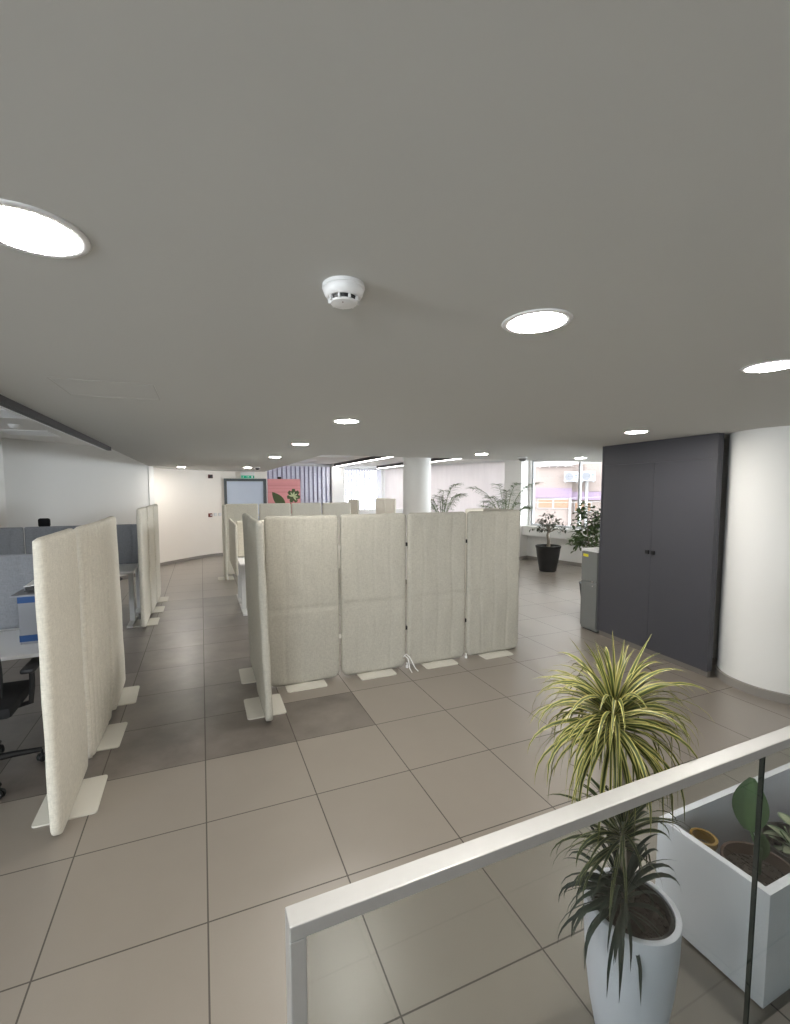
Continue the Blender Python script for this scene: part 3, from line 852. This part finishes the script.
chair(-2.31, 5.25, PI, 'black office chair whose headrest peeks over the far grey screens', True)

# ------------------------------------------------------------------ tall charcoal cabinet
cl = Vector((4.47, 0.97)); cr = Vector((4.375, -0.385))
dv = (cr - cl); CWd = dv.length; dv.normalize(); crz = math.atan2(dv.y, dv.x)
cab = thing('tall_cabinet', (cl.x, cl.y, 0), crz, 'tall charcoal two-door cabinet reaching the ceiling beside the round column', 'cabinet')
# local: x along the front from far to near, +y into the wall side
CD = 0.36
MB().prism([(0, .03), (CWd, .03), (CWd, .07), (CWd - .27, CD), (0, CD)], 0.06, ZC - 0.002).build('cabinet_body', 'charcoal', cab, bevel=0.002)
MB().span((0.0, 0.0, 0.06), (0.022, 0.0285, ZC - 0.002)).span((CWd - 0.05, 0.0, 0.06), (CWd, 0.0285, ZC - 0.002)).span((0.022, 0.0035, 2.05), (CWd - 0.05, 0.0285, ZC - 0.002)).build('front_frame', 'charcoal', cab, bevel=0.001)
MB().prism([(.01, .03), (CWd - .01, .03), (CWd - .01, .068), (CWd - .28, CD - .01), (.01, CD - .01)], 0.0, 0.06).build('plinth', 'plinth', cab)
md = CWd * 0.52
for a, b, kx in ((0.024, md - .0015, md - .035), (md + .0015, CWd - .052, md + .035)):
    dr = MB().span((a, 0.004, 0.062), (b, 0.0285, 2.0492)).build('door', 'charcoal', cab, bevel=0.001)
    kn = MB().span((kx - .021, -0.014, 1.085), (kx + .021, 0.0035, 1.125)).build('knob', 'black', dr, bevel=0.003)

# grey metal cabinet left of it
gc = thing('metal_cabinet', (4.50, 1.115, 0), crz, 'low grey metal cabinet with a yellow sticker beside the tall cabinet', 'cabinet')
GW = 0.125
gc.location = (4.495, 1.26, 0)
MB().span((0.0, 0.02, 0.012), (0.27, 0.36, 1.0)).build('cabinet_body', 'grey_metal', gc, bevel=0.003)
MB().span((-0.004, -0.004, 1.0), (0.274, 0.364, 1.03)).build('cabinet_top', 'white_metal', gc, bevel=0.003)
dd = MB().span((0.006, 0.0, 0.05), (0.262, 0.019, 0.62)).build('lower_door', 'grey_metal', gc, bevel=0.002)
MB().span((0.006, 0.0, 0.63), (0.262, 0.019, 0.99)).build('upper_door', 'grey_metal', gc, bevel=0.002)
MB().span((0.02, 0.03, 0.0), (0.25, 0.35, 0.012)).build('plinth', 'black', gc)
MB().span((0.03, -0.0015, 0.93), (0.115, -0.0002, 0.965)).build('sticker', 'yellow', gc)
MB().lathe([(0, 0), (0.014, 0), (0.014, 0.012), (0, 0.012)], 16, Matrix.Translation((0.205, 0.0, 0.63)) @ Matrix.Rotation(PI / 2, 4, 'X')).lathe([(0, 0), (0.011, 0), (0.011, 0.012), (0, 0.012)], 16, Matrix.Translation((0.21, 0.0, 0.58)) @ Matrix.Rotation(PI / 2, 4, 'X')).build('lock', 'chrome', gc, smooth='auto')

# ------------------------------------------------------------------ plants
def strap_crown(mb, c, n, L, w, rnd, el0=-0.5, el1=1.45, droop=(1.3, 2.6), spread=0.02, ylim=-0.135):
    k = 0
    while k < n:
        az = rnd.random() * 2 * PI
        q = rnd.random()
        el = el0 + (el1 - el0) * q ** 0.8
        l = L * rnd.uniform(0.75, 1.15) * (0.75 + 0.25 * math.cos(el))
        base = (c[0] + spread * math.cos(az) * rnd.random(), c[1] + spread * math.sin(az) * rnd.random(), c[2] - 0.05 + 0.09 * q)
        dr = rnd.uniform(*droop) * (0.55 + 0.45 * math.cos(el) if el > 0 else 0.9)
        t = MB().blade(base, az, el, l, w * rnd.uniform(.8, 1.25), dr, 9, rnd.uniform(-.9, .9), 0.18)
        if min(v[1] for v in t.v) < ylim: continue
        mb.add(t.v, t.f, None, [t.uv[i] for i in range(len(t.f))]); k += 1

# dracaena in the barrel pot by the railing
rnd = random.Random(5)
PX, PY = 1.265, -2.115
dp = thing('potted_dracaena', (PX, PY, 0), 0, 'tall potted dracaena with yellow-edged leaves in a pale concrete barrel pot behind the railing', 'potted plant')
prof = [(0.0, 0.0), (0.088, 0.0), (0.094, 0.006), (0.112, 0.10), (0.127, 0.22), (0.135, 0.34), (0.1375, 0.44), (0.137, 0.452), (0.131, 0.455), (0.121, 0.453), (0.119, 0.44), (0.118, 0.41), (0.0, 0.405)]
pot = MB().lathe(prof, 64).build('pot', 'concrete', dp, smooth='auto')
MB().lathe([(0.1195, 0.415), (0.117, 0.448), (0.112, 0.450), (0.108, 0.446), (0.106, 0.415)], 48).build('inner_pot', 'black', pot, smooth='auto')
sm = MB(); sg = 40
for _ in range(420):
    a = rnd.random() * 2 * PI; r = 0.102 * math.sqrt(rnd.random()); s = rnd.uniform(.003, .008)
    sm.box((r * math.cos(a), r * math.sin(a), 0.421 + rnd.random() * .004), (s, s * 1.3, s), Matrix.Identity(4))
sm.lathe([(0.0, 0.424), (0.05, 0.423), (0.1055, 0.418), (0.1055, 0.41), (0, 0.41)], 40)
sm.build('soil', 'soil', dp)
MB().tube([(0.030, 0.030, 0.41), (0.028, 0.028, 0.55), (0.018, 0.035, 0.75), (-0.022, 0.048, 0.92), (-0.040, 0.055, 1.02)], [0.0145, 0.0135, 0.012, 0.0115, 0.010], 12).build('stem', 'bark', dp, smooth=True)
MB().tube([(-0.03, -0.01, 0.41), (-0.045, -0.005, 0.55), (-0.05, 0.0, 0.70)], [0.009, 0.008, 0.007], 10).build('stem', 'bark', dp, smooth=True)
MB().tube([(-0.06, -0.03, 0.41), (-0.075, -0.03, 0.50)], [0.008, 0.007], 10).build('stem', 'bark', dp, smooth=True)
cr_ = MB(); C1 = (-0.040, 0.055, 1.04)
strap_crown(cr_, C1, 230, 0.31, 0.0118, rnd, -0.75, 1.0, (1.6, 3.2))
for k in range(26): cr_.blade((C1[0], C1[1], C1[2] + .02), rnd.uniform(-0.4, PI + 0.4) if k % 3 else -PI / 2, rnd.uniform(1.05, 1.5), rnd.uniform(.15, .30) * (1 if k % 3 else .5), 0.012, rnd.uniform(0.2, 1.4) * (1 if k % 3 else .3), 9, rnd.uniform(-.8, .8), 0.18)
cr_.build('leaf_crown', 'varieg', dp, smooth=True)
c2 = MB(); strap_crown(c2, (-0.05, 0.0, 0.70), 75, 0.22, 0.010, rnd, -0.5, 1.2, (1.4, 2.6)); tag(c2.build('lower_crown', 'varieg_dark', dp, smooth=True), 'duller variegated leaf tuft halfway down')
c3 = MB(); strap_crown(c3, (-0.065, -0.02, 0.52), 85, 0.24, 0.0115, rnd, -0.6, 1.35, (1.8, 3.4)); tag(c3.build('base_leaves', 'dark_leaf', dp, smooth=True), 'dark green leaves spilling over the pot rim')

# square planter
qx0, qx1, qy0, qy1, qh = 1.742, 2.95, -2.249, -1.857, 0.423
pt = thing('box_planter', ((qx0 + qx1) / 2, (qy0 + qy1) / 2 + 0.012, 0), 0.018, 'long white marbled box planter behind the railing glass at lower right', 'planter')
hx, hy, w_ = (qx1 - qx0) / 2, (qy1 - qy0) / 2, 0.026
m = MB()
m.span((-hx, -hy, 0.012), (hx, -hy + w_, qh)).span((-hx, hy - w_, 0.012), (hx, hy, qh))
m.span((-hx, -hy + w_, 0.012), (-hx + w_, hy - w_, qh)).span((hx - w_, -hy + w_, 0.012), (hx, hy - w_, qh)).span((-hx + w_, -hy + w_, 0.012), (hx - w_, hy - w_, 0.04))
m.build('planter_box', 'planter', pt)
MB().span((-hx + .015, -hy + .015, 0.0), (hx - .015, hy - .015, 0.0118)).build('base_recess', 'black', pt)
o = MB().span((-hx + w_ + .001, -hy + w_ + .001, 0.041), (hx - w_ - .001, hy - w_ - .001, 0.10)).build('soil', 'soil', pt)

def round_pot(name, x, y, z, r, h, mat, label, cat='plant pot', tilt=0.0):
    t = thing(name, (x, y, z), 0, label, cat)
    k = 0.78
    MB().lathe([(0, 0), (r * k, 0), (r, h - .02), (r + .006, h - .02), (r + .006, h), (r - .004, h), (r - .006, h - .03), (r * .96 - .006, h - .05), (0, h - .055)], 48).build('pot', mat, t, smooth='auto')
    s = MB().lathe([(0, h - .035), (r * .5, h - .038), (r - .008, h - .044), (r - .008, h - .052), (0, h - .052)], 32)
    rr = random.Random(3)
    for _ in range(120):
        a = rr.random() * 2 * PI; q = (r - .015) * math.sqrt(rr.random()); ss = rr.uniform(.003, .008)
        s.box((q * math.cos(a), q * math.sin(a), h - .037), (ss, ss * 1.3, ss))
    s.build('soil', 'soil', t)
    return t
t = round_pot('potted_plant', 1.998, -2.085, 0.1005, 0.115, 0.215, 'terracotta', 'brown pot with one broad upright green leaf inside the box planter', 'potted plant')
lf = MB()
lf.blade((-0.05, 0.015, 0.36), 0.47, 1.5, 0.20, 0.112, 0.25, 16, 0.0, 0.14, 'oval')
lf.build('broad_leaf', 'green_leaf', t, smooth=True)
lf = MB(); lf.blade((0.005, 0.0, 0.235), 2.4, 1.4, 0.14, 0.045, 0.2, 10, 0.3, 0.7, 'oval'); lf.blade((-0.01, 0.0, 0.225), 3.6, 1.2, 0.12, 0.030, 0.5, 10, 0.1, 0.5, 'oval')
lf.build('small_leaves', 'green_leaf', t, smooth=True)
MB().tube([(0, 0, 0.165), (0.002, 0.002, 0.26), (-0.05, 0.015, 0.375)], [0.009, 0.008, 0.004], 8).tube([(-0.012, 0.004, 0.165), (-0.010, 0.0, 0.24)], 0.005, 8).build('stems', M['green_leaf'], t, smooth=True)
t = round_pot('plant_pot', 1.888, -1.945, 0.1005, 0.042, 0.26, 'yellow_pot', 'small ochre pot in the corner of the box planter')
t = round_pot('potted_plant', 2.34, -2.06, 0.1005, 0.13, 0.17, 'black_pot', 'leafy plant with pale mottled leaves at the right inside the box planter', 'potted plant')
fm = MB(); rr = random.Random(9)
for k in range(26):
    az = rr.random() * 2 * PI; e = rr.uniform(.5, 1.3); L = rr.uniform(.02, .075)
    b = (L * .8 * math.cos(az), L * .8 * math.sin(az), .13 + L * math.tan(e) * .35)
    fm.blade(b, az, rr.uniform(-.2, .6), rr.uniform(.07, .10), rr.uniform(.045, .065), rr.uniform(.3, 1.2), 8, rr.uniform(-.4, .4), 0.12, 'oval')
fm.build('foliage', 'pale_leaf', t, smooth=True)
sm = MB()
for k in range(9):
    az = k * .7; sm.tube([(0.01 * math.cos(az), 0.01 * math.sin(az), .12), (0.07 * math.cos(az), 0.07 * math.sin(az), .2)], 0.003, 6)
sm.build('stems', 'green_leaf', t, smooth=True)

def oval_leaves(mb, pts, rr, L=0.05, w=0.025, n=6, spread=0.05):
    for p in pts:
        for _ in range(n):
            q = Vector(p) + Vector((rr.gauss(0, spread), rr.gauss(0, spread), rr.gauss(0, spread)))
            mb.blade(q, rr.random() * 2 * PI, rr.uniform(-.9, .6), L * rr.uniform(.7, 1.3), w * rr.uniform(.8, 1.2), rr.uniform(.2, 1), 4, rr.uniform(-.8, .8), 0.15, 'oval')

# small tree in the black pot by the window
rr = random.Random(12)
bt = thing('potted_tree', (6.98, 4.60, 0), 0, 'small bare-stemmed tree in a round black pot on the open floor by the window', 'potted plant')
MB().lathe([(0, 0), (0.165, 0), (0.175, 0.02), (0.235, 0.36), (0.25, 0.50), (0.262, 0.515), (0.265, 0.555), (0.245, 0.56), (0.235, 0.50), (0, 0.49)], 48).build('pot', 'black_pot', bt, smooth='auto')
MB().lathe([(0, 0.51), (0.23, 0.50), (0.23, 0.492), (0, 0.492)], 32).build('soil', 'soil', bt)
tr = MB(); tr.tube([(0, 0, .49), (0.015, 0, .65), (-0.01, 0.01, .78), (0.0, 0, .88)], [0.045, 0.036, 0.032, 0.030], 10)
tips = []
for k in range(9):
    az = k * 2 * PI / 9 + rr.uniform(-.2, .2); R_ = rr.uniform(.14, .31); hz = rr.uniform(.92, 1.12)
    a = (0.0, 0, .84 + rr.uniform(-.03, .04)); b = (R_ * .5 * math.cos(az), R_ * .5 * math.sin(az), hz - .03); c = (R_ * math.cos(az), R_ * math.sin(az), hz)
    tr.tube([a, b, c], [0.013, 0.008, 0.004], 6); tips += [c, tuple((Vector(b) + Vector(c)) / 2)]
for k in range(4):
    az = k * 1.6; tr.tube([(0, 0, .86), (.04 * math.cos(az), .04 * math.sin(az), 1.05), (.10 * math.cos(az), .10 * math.sin(az), 1.22)], [0.012, .008, .004], 6); tips.append((.10 * math.cos(az), .10 * math.sin(az), 1.2))
tr.build('trunk', 'bark', bt, smooth=True)
lv = MB(); oval_leaves(lv, tips, rr, 0.085, 0.038, 7, 0.045); lv.build('foliage', 'dull_leaf', bt, smooth=True)

# ficus behind the grey cabinet
fi = thing('potted_ficus', (5.50, 2.0, 0), 0, 'bushy green ficus standing behind the grey metal cabinet', 'potted plant')
MB().lathe([(0, 0), (0.15, 0), (0.19, 0.33), (0.20, 0.35), (0.18, 0.35), (0.175, 0.30), (0, 0.30)], 36).build('pot', 'black_pot', fi, smooth='auto')
MB().lathe([(0, 0.315), (0.17, 0.31), (0.17, 0.302), (0, 0.302)], 32).build('soil', 'soil', fi)
tr = MB(); tips = []
tr.tube([(0.05, 0, .3), (0.03, 0.02, .8), (0.06, 0, 1.15), (0.04, 0, 1.42)], [0.018, 0.015, 0.011, 0.005], 8)
tr.tube([(-0.03, 0, .3), (-0.07, 0.0, .8), (-0.12, 0.02, 1.12), (-0.14, 0, 1.4)], [0.014, 0.012, 0.009, 0.004], 8)
for k in range(38):
    z = rr.uniform(.85, 1.46); az = rr.random() * 6.28; R_ = rr.uniform(.08, .25)
    c = (-.04 + R_ * math.cos(az), R_ * math.sin(az), z + rr.uniform(-.02, .1)); tr.tube([(-.03, 0, z), c], [.005, .002], 5); tips.append(c)
tr.build('trunk', 'bark', fi, smooth=True)
lv = MB(); oval_leaves(lv, tips, rr, 0.085, 0.042, 13, 0.05); lv.build('foliage', 'ficus_leaf', fi, smooth=True)

# areca palms behind the front row of screens
def palm(x, y, h, n, seed, label, reach=0.5):
    t = thing('potted_palm', (x, y, 0), 0, label, 'potted plant', 'palms behind the front screens')
    rr = random.Random(seed)
    MB().lathe([(0, 0), (0.14, 0), (0.18, 0.32), (0.19, 0.34), (0.17, 0.34), (0.165, 0.30), (0, 0.30)], 32).build('pot', 'black_pot', t, smooth='auto')
    MB().lathe([(0, 0.315), (0.16, 0.31), (0.16, 0.302), (0, 0.302)], 32).build('soil', 'soil', t)
    st = MB(); fr = MB()
    for k in range(n):
        az = 2 * PI * k / n + rr.uniform(-.3, .3); H = h * rr.uniform(.72, 1.0); R_ = reach * rr.uniform(.6, 1.1)
        pts = []
        for i in range(9):
            q = i / 8
            pts.append(Vector((R_ * q ** 2.2 * math.cos(az), R_ * q ** 2.2 * math.sin(az), .3 + (H - .3) * (1.0 - (1 - q) ** 1.5) - 0.12 * q ** 6)))
        st.tube(pts, [0.010 - .0009 * i for i in range(9)], 6)
        for i in range(26):
            q = .56 + .44 * i / 25
            f = q * 8; a = min(int(f), 7); p = pts[a].lerp(pts[a + 1], f - a)
            for s in (-1, 1):
                fr.blade(p, az + s * rr.uniform(.7, 1.05), rr.uniform(-.1, .5), .20 * (1.15 - abs(q - .75) * 1.4) * rr.uniform(.85, 1.1), 0.016, rr.uniform(.6, 1.5), 5, 0, 0.15)
    st.build('stems', 'palm_leaf', t, smooth=True)
    fr.build('fronds', 'palm_leaf', t, smooth=True)
palm(4.80, 5.40, 2.02, 10, 3, 'feathery palm showing right of the slim white column', .50)
palm(5.72, 4.45, 2.02, 13, 4, 'wide feathery palm with arching fronds left of the square pillar by the window', .72)

# ------------------------------------------------------------------ blinds
def blind(T, s0, s1, z0, z1, label, mat='blind', pitch=0.1, angle=0.5, yoff=0.06):
    t = thing('vertical_blind', T @ Vector(((s0 + s1) / 2, yoff, 0)), T.to_euler().z, label, 'window blind', 'white vertical blinds')
    L = (s1 - s0) / 2
    MB().span((-L, -0.02, z1), (L, 0.025, z1 + 0.04)).build('headrail', 'white_metal', t)
    m = MB(); n = int(2 * L / pitch)
    for k in range(n):
        x = -L + (k + .5) * 2 * L / n
        m.span((-0.054, -0.0006, z0), (0.054, 0.0006, z1), Matrix.Translation((x, 0, 0)) @ Matrix.Rotation(angle, 4, 'Z'))
    m.build('slats', mat, t)
    if mat == 'blind_dots': MB().span((-L, 0.0 - 0.075, z0), (L, 0.0 - 0.073, z1)).build('added_gap_backing', 'gap_sheet', t)  # added sheet, keeps bright sky out of the slat gaps so they read darker
Tw = Matrix.Translation((WL0[0], WL0[1], 0)) @ Matrix.Rotation(math.atan2(UY, UX), 4, 'Z')
blind(Tw, S + 2.03, S + 2.885, 0.9, 2.50, 'white vertical blind just left of the square pillar by the window', angle=0.35)
blind(Tw, S + 2.895, S + 4.035, 0.9, 2.50, 'white vertical blind behind the middle of the palm fronds', angle=0.35)
blind(Tw, S + 4.045, S + 5.895, 0.9, 2.50, 'white vertical blind just right of the slim column', angle=0.35)
blind(Tw, S + 5.905, S + 7.63, 0.9, 2.50, 'white vertical blind just left of the slim column', angle=0.35)
Tf = Matrix.Translation((cor[0], 12.3, 0)) @ Matrix.Rotation(PI, 4, 'Z')
blind(Tf, 0.10, 2.2, 1.0, 2.50, 'white vertical blind right of the far pillar', 'blind_far', angle=0.3)
Tg = Matrix.Translation((3.9, 11.0, 0)) @ Matrix.Rotation(PI, 4, 'Z')
blind(Tg, 0.05, 2.12, 0.3, 2.50, 'dotted vertical blind with gaps behind the pink board', 'blind_dots', 0.135, 0.25, 0.10)

# ------------------------------------------------------------------ door, exit sign, wall devices, pink board
dr = MB(); dr.span((0.60, 9.76, 0), (0.67, 9.84, 2.08)).span((1.63, 9.76, 0), (1.71, 9.84, 2.08)).span((0.67, 9.76, 2.01), (1.63, 9.84, 2.08))
dro = structure(dr.build('door_1', 'door_frame'))
MB().span((0.672, 9.785, 0.006), (1.628, 9.825, 2.008)).build('door_leaf', 'door_glass', dro)
MB().tube([(1.54, 9.785, 0.98), (1.54, 9.745, 0.98), (1.42, 9.745, 0.98)], 0.01, 8).build('door_handle', 'chrome', dro, smooth='auto')

ex = thing('exit_sign', (1.22, 9.80, 2.09), 0, 'small lit exit sign in white and green above the far door', 'sign')
MB().box((0, 0.0, 0.115), (0.36, 0.06, 0.11), r=0.008).build('sign_housing', 'white_plastic', ex)
MB().span((-0.17, -0.034, 0.0), (0.17, -0.020, 0.075)).build('sign_face', 'green_sign', ex)
pg = MB()
y_ = -0.0355
def flat(poly): pg.add([(x, y_, z) for x, z in poly], [tuple(range(len(poly)))])
# running figure, arrow and doorway
flat([(-0.125, .050), (-0.113, .050), (-0.113, .062), (-0.125, .062)])
flat([(-0.132, .028), (-0.116, .028), (-0.112, .048), (-0.126, .048)])
flat([(-0.132, .028), (-0.122, .028), (-0.138, .010), (-0.148, .012)])
flat([(-0.124, .028), (-0.114, .030), (-0.104, .010), (-0.112, .008)])
flat([(-0.112, .046), (-0.098, .038), (-0.100, .034), (-0.114, .040)])
flat([(-0.03, .030), (0.02, .030), (0.02, .018), (0.045, .037), (0.02, .056), (0.02, .044), (-0.03, .044)])
flat([(0.095, .008), (0.135, .008), (0.135, .066), (0.095, .066)])
pg.build('sign_pictogram', 'white_plastic', ex)

def fdev(x, y, z, rz, label, name, parts):
    t = thing(name, (x, y, z), rz, label, 'wall device')
    for nm, mat, a, b in parts: MB().span(a, b).build(nm, mat, t, bevel=0.003)
ang = math.atan2(0.10, 0.22)
fdev(0.262, 9.675, 2.13, ang, 'dark red fire sounder high on the curved cream wall', 'fire_sounder', (('backplate', 'red', (-.06, -.02, -.05), (.06, .012, .05)), ('horn', 'black', (-.035, -.055, -.035), (.035, -.02, .035))))
fdev(0.225, 9.66, 1.11, ang, 'dark red fire call point beside the light switches', 'call_point', (('backplate', 'red', (-.05, -.03, -.05), (.05, .012, .05)), ('press_plate', 'white_plastic', (0.0, -.034, -.02), (.03, -.03, .02))))
fdev(0.36, 9.73, 1.12, ang, 'white light switch on the curved cream wall, left one', 'light_switch', (('backplate', 'white_metal', (-.04, -.012, -.04), (.04, .012, .04)), ('rocker', 'white_plastic', (-.02, -.018, -.025), (.02, -.012, .025))))
fdev(0.475, 9.785, 1.12, ang, 'white light switch on the curved cream wall, right one near the door', 'light_switch', (('backplate', 'white_metal', (-.04, -.012, -.04), (.04, .012, .04)), ('rocker', 'white_plastic', (-.02, -.018, -.025), (.02, -.012, .025))))

pk = thing('display_board', (2.23, 9.95, 0), 0, 'pink display board with green leaf prints standing by the far door', 'display board')
MB().span((-0.46, -0.02, 0.03), (0.46, 0.02, 2.08)).build('board_panel', 'pink', pk, bevel=0.004)
MB().span((-0.40, -0.18, 0.0), (0.40, 0.18, 0.03)).build('board_foot', 'white_metal', pk)
for z, h_ in ((1.93, .012), (1.88, .02), (1.80, .01), (1.70, .02)): MB().span((-0.459, -0.0215, z), (0.459, -0.0202, z + h_)).build('printed_stripe', 'pink_dark', pk)
def leafshape(cx, cz, L, W, a, n=14):
    pts = []
    for k in range(n):
        q = k / (n - 1); pts.append((q * L, W * math.sin(PI * q) ** .8 * (1 - .3 * q)))
    pts += [(x, -z) for x, z in pts[-2:0:-1]]
    return [(cx + x * math.cos(a) - z * math.sin(a), cz + x * math.sin(a) + z * math.cos(a)) for x, z in pts]
p1 = leafshape(0.02, 1.26, 0.58, 0.15, 2.25)
mb = MB(); mb.add([(x, -0.0225, z) for x, z in p1], [tuple(range(len(p1)))]); mb.build('leaf_print', 'print_green', pk)
mb = MB(); ml = [(0.26 + 0.19 * math.cos(a) * (1 - (.3 if k % 4 == 1 else 0)), 1.60 + 0.20 * math.sin(a) * (1 - (.3 if k % 4 == 1 else 0))) for k, a in enumerate([2 * PI * i / 28 for i in range(28)])]
mb.add([(x, -0.0225, z) for x, z in ml], [tuple(range(len(ml)))]); mb.span((0.165, -0.0226, 0.9), (0.185, -0.0212, 1.55)); mb.build('leaf_print', 'print_green', pk)
mb = MB()
for k in range(6):
    a = -0.9 + k * .75; q = leafshape(0.25, 1.58, 0.15, 0.026, a, 8); mb.add([(x, -0.0235, z) for x, z in q], [tuple(range(len(q)))])
mb.build('leaf_print', 'print_cream', pk)
pr_ = thing('spotlight', (2.1, 9.95, 2.0805), 0, 'small dark spotlight clipped on top of the pink board', 'spotlight')
MB().box((0, 0, 0.03), (0.10, 0.05, 0.06), r=0.01).build('lamp_head', 'black', pr_)
MB().span((-0.015, -0.026, 0.0), (0.015, 0.026, 0.008)).build('clip', 'black', pr_)

# low white cupboard at the far end below the blinds
lc = thing('low_cupboard', (4.95, 9.6, 0), 0, 'long low white cupboard below the far blinds', 'cupboard')
MB().span((-0.9, -0.2, 0.06), (0.9, 0.2, 1.18)).build('cupboard_body', 'white_metal', lc)
MB().span((-0.88, -0.18, 0.0), (0.88, 0.18, 0.06)).build('plinth', 'plinth', lc)
for a, b in ((-0.895, -0.452), (-0.447, -0.002), (0.002, 0.447), (0.452, 0.895)):
    dd = MB().span((a, -0.215, 0.07), (b, -0.201, 1.17)).build('door', 'white_metal', lc)
    MB().span((b - .05, -0.225, 0.6), (b - .035, -0.2155, 0.72)).build('handle', 'chrome', dd)

# ------------------------------------------------------------------ glass railing in front
ry, rz_ = -2.289, 0.99
rl = thing('glass_railing', (0.150, ry, 0), 0.018, 'glass railing with a square metal handrail across the lower right foreground', 'railing')
MB().span((0.0, -0.021, rz_ - 0.030), (3.9, 0.025, rz_)).build('handrail', 'rail', rl, bevel=0.0025)
MB().span((0.0, -0.021, 0.0), (0.031, 0.025, rz_ - 0.0302)).build('end_post', 'rail', rl, bevel=0.0025)
for a, b in ((0.0315, 1.472), (1.478, 2.90), (2.908, 3.9)):
    gp = MB().span((a, -0.006, 0.0), (b, 0.006, rz_ - 0.0305)).build('glass_pane', 'glass', rl)
    for e in (a, b):
        if e > 0.06: MB().span((e - 0.0008, -0.0062, 0.0), (e + 0.0008, 0.0062, rz_ - 0.0305)).build('pane_edge', 'glass_edge', gp)
MB().span((1.4733, -0.003, 0.0), (1.4767, 0.003, rz_ - 0.0305)).build('gasket', 'black', rl)

# ------------------------------------------------------------------ outside: facade across the street
Od = Vector((0.693106, 0.720836)); Or = Vector((0.720836, -0.693106))
fz = math.atan2(Or.y, Or.x)
FO = (22.899, 20.717, -6.0)
fb = thing('building', FO, fz, 'peach apartment building with a lilac band and orange shutters across the street', 'building')
def fs(n, mat, a, b, par=None):
    return MB().span((a[0], a[1], a[2] + 6), (b[0], b[1], b[2] + 6)).build(n, mat, par or fb)
fs('left_facade', 'facade', (-9, 0.0, -6), (0.44, 6, 9))
fs('right_facade', 'facade_brown', (0.441, 0.35, -6), (9, 6, 9))
fs('lilac_band', 'purple', (-9, -0.12, 1.19), (0.44, -0.001, 1.84))
fs('lilac_band', 'purple', (0.441, 0.2, 1.05), (9, 0.349, 1.6))
fs('peach_upper_panel', 'facade', (1.2, 0.28, 1.62), (9, 0.349, 9))
for k, (a, b) in enumerate(((-1.68, -0.78), (-0.66, 0.25))):
    f = fs('window', 'facade_white', (a - .06, -0.06, 0.44), (b + .06, -0.001, 1.12))
    fs('shutter', 'orange', (a, -0.085, 0.50), (b, -0.061, 1.06), f)
fs('pilaster', 'facade_white', (0.27, -0.15, -6), (0.42, -0.0015, 1.18))
f = fs('window', 'facade_white', (0.6, 0.29, 0.22), (1.7, 0.349, 0.92)); fs('shutter', 'orange', (0.66, 0.265, 0.28), (1.64, 0.289, 0.86), f)
fs('upper_window', 'blue_mark', (-1.55, -0.04, 3.45), (-0.7, -0.001, 4.6)); fs('upper_window', 'blue_mark', (-0.55, -0.04, 3.45), (0.25, -0.001, 4.6))
fs('ledge', 'facade_white', (-1.75, -0.25, 3.32), (0.43, -0.001, 3.43))
pp = MB().tube([(1.35, .2, 0), (1.35, .2, 7.2 + 1.2)], 0.10, 10).build('drain_pipe', 'facade_white', fb, smooth='auto')
def ac(x, z, label):
    o = Vector(FO) + Vector((Or.x * x, Or.y * x, 0)) - Vector((Od.x * .55, Od.y * .55, 0)); o.z = z
    t = thing('air_conditioner', o, fz, label, 'air conditioner', 'white outdoor air conditioners')
    MB().box((0, 0, 0.33), (0.86, 0.34, 0.64), r=0.02).build('casing', M['ac_white'], t)
    MB().lathe([(0.25, 0), (0.27, 0), (0.27, 0.02), (0.25, 0.02)], 32, Matrix.Translation((-0.12, -0.172, 0.33)) @ Matrix.Rotation(PI / 2, 4, 'X')).build('fan_ring', 'fan_grey', t, smooth='auto')
    fn = MB()
    for k in range(5):
        fn.add([(0, 0, 0), (0.22, -0.04, 0), (0.24, 0.05, 0), (0.05, 0.05, 0)], [(0, 1, 2, 3)], Matrix.Translation((-0.12, -0.174, 0.33)) @ Matrix.Rotation(PI / 2, 4, 'X') @ Matrix.Rotation(k * 2 * PI / 5, 4, 'Z'))
    fn.build('fan_blades', 'fan_grey', t)
    MB().span((0.20, -0.175, 0.36), (0.36, -0.171, 0.46)).span((0.20, -0.175, 0.22), (0.36, -0.171, 0.31)).build('badge', 'blue_mark', t)
    MB().span((-0.35, -0.15, -0.06), (-0.31, 0.38, 0.008)).span((0.31, -0.15, -0.06), (0.35, 0.38, 0.008)).build('wall_bracket', 'door_frame', t)
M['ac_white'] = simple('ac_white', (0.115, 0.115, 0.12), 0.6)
ac(0.36, 2.26, 'white outdoor air conditioner left of the window mullion on the peach building')
ac(1.38, 2.28, 'white outdoor air conditioner right of the window mullion on the brown facade')
for z0_, z1_, lab in ((1.05, 1.75, 'overhead wire crossing the lilac band, the upper one'), (0.95, 1.35, 'overhead wire crossing the lilac band, the lower one')):
    pts = []
    for k in range(13):
        q = k / 12; x = -9 + 18 * q
        pts.append((Or.x * x, Or.y * x, (z1_ - z0_) * q - 0.5 * math.sin(PI * q)))
    base = Vector((FO[0], FO[1], z0_ + .3)) - Vector((Od.x * 3, Od.y * 3, 0))
    o = MB().tube(pts, 0.014, 6).build('overhead_wire', 'facade_white', smooth=True, loc=base); tag(o, lab, 'cable')
gr = MB().box((14, 8, -6.06), (70, 70, 0.1)).build('street_ground', 'asphalt'); structure(gr)
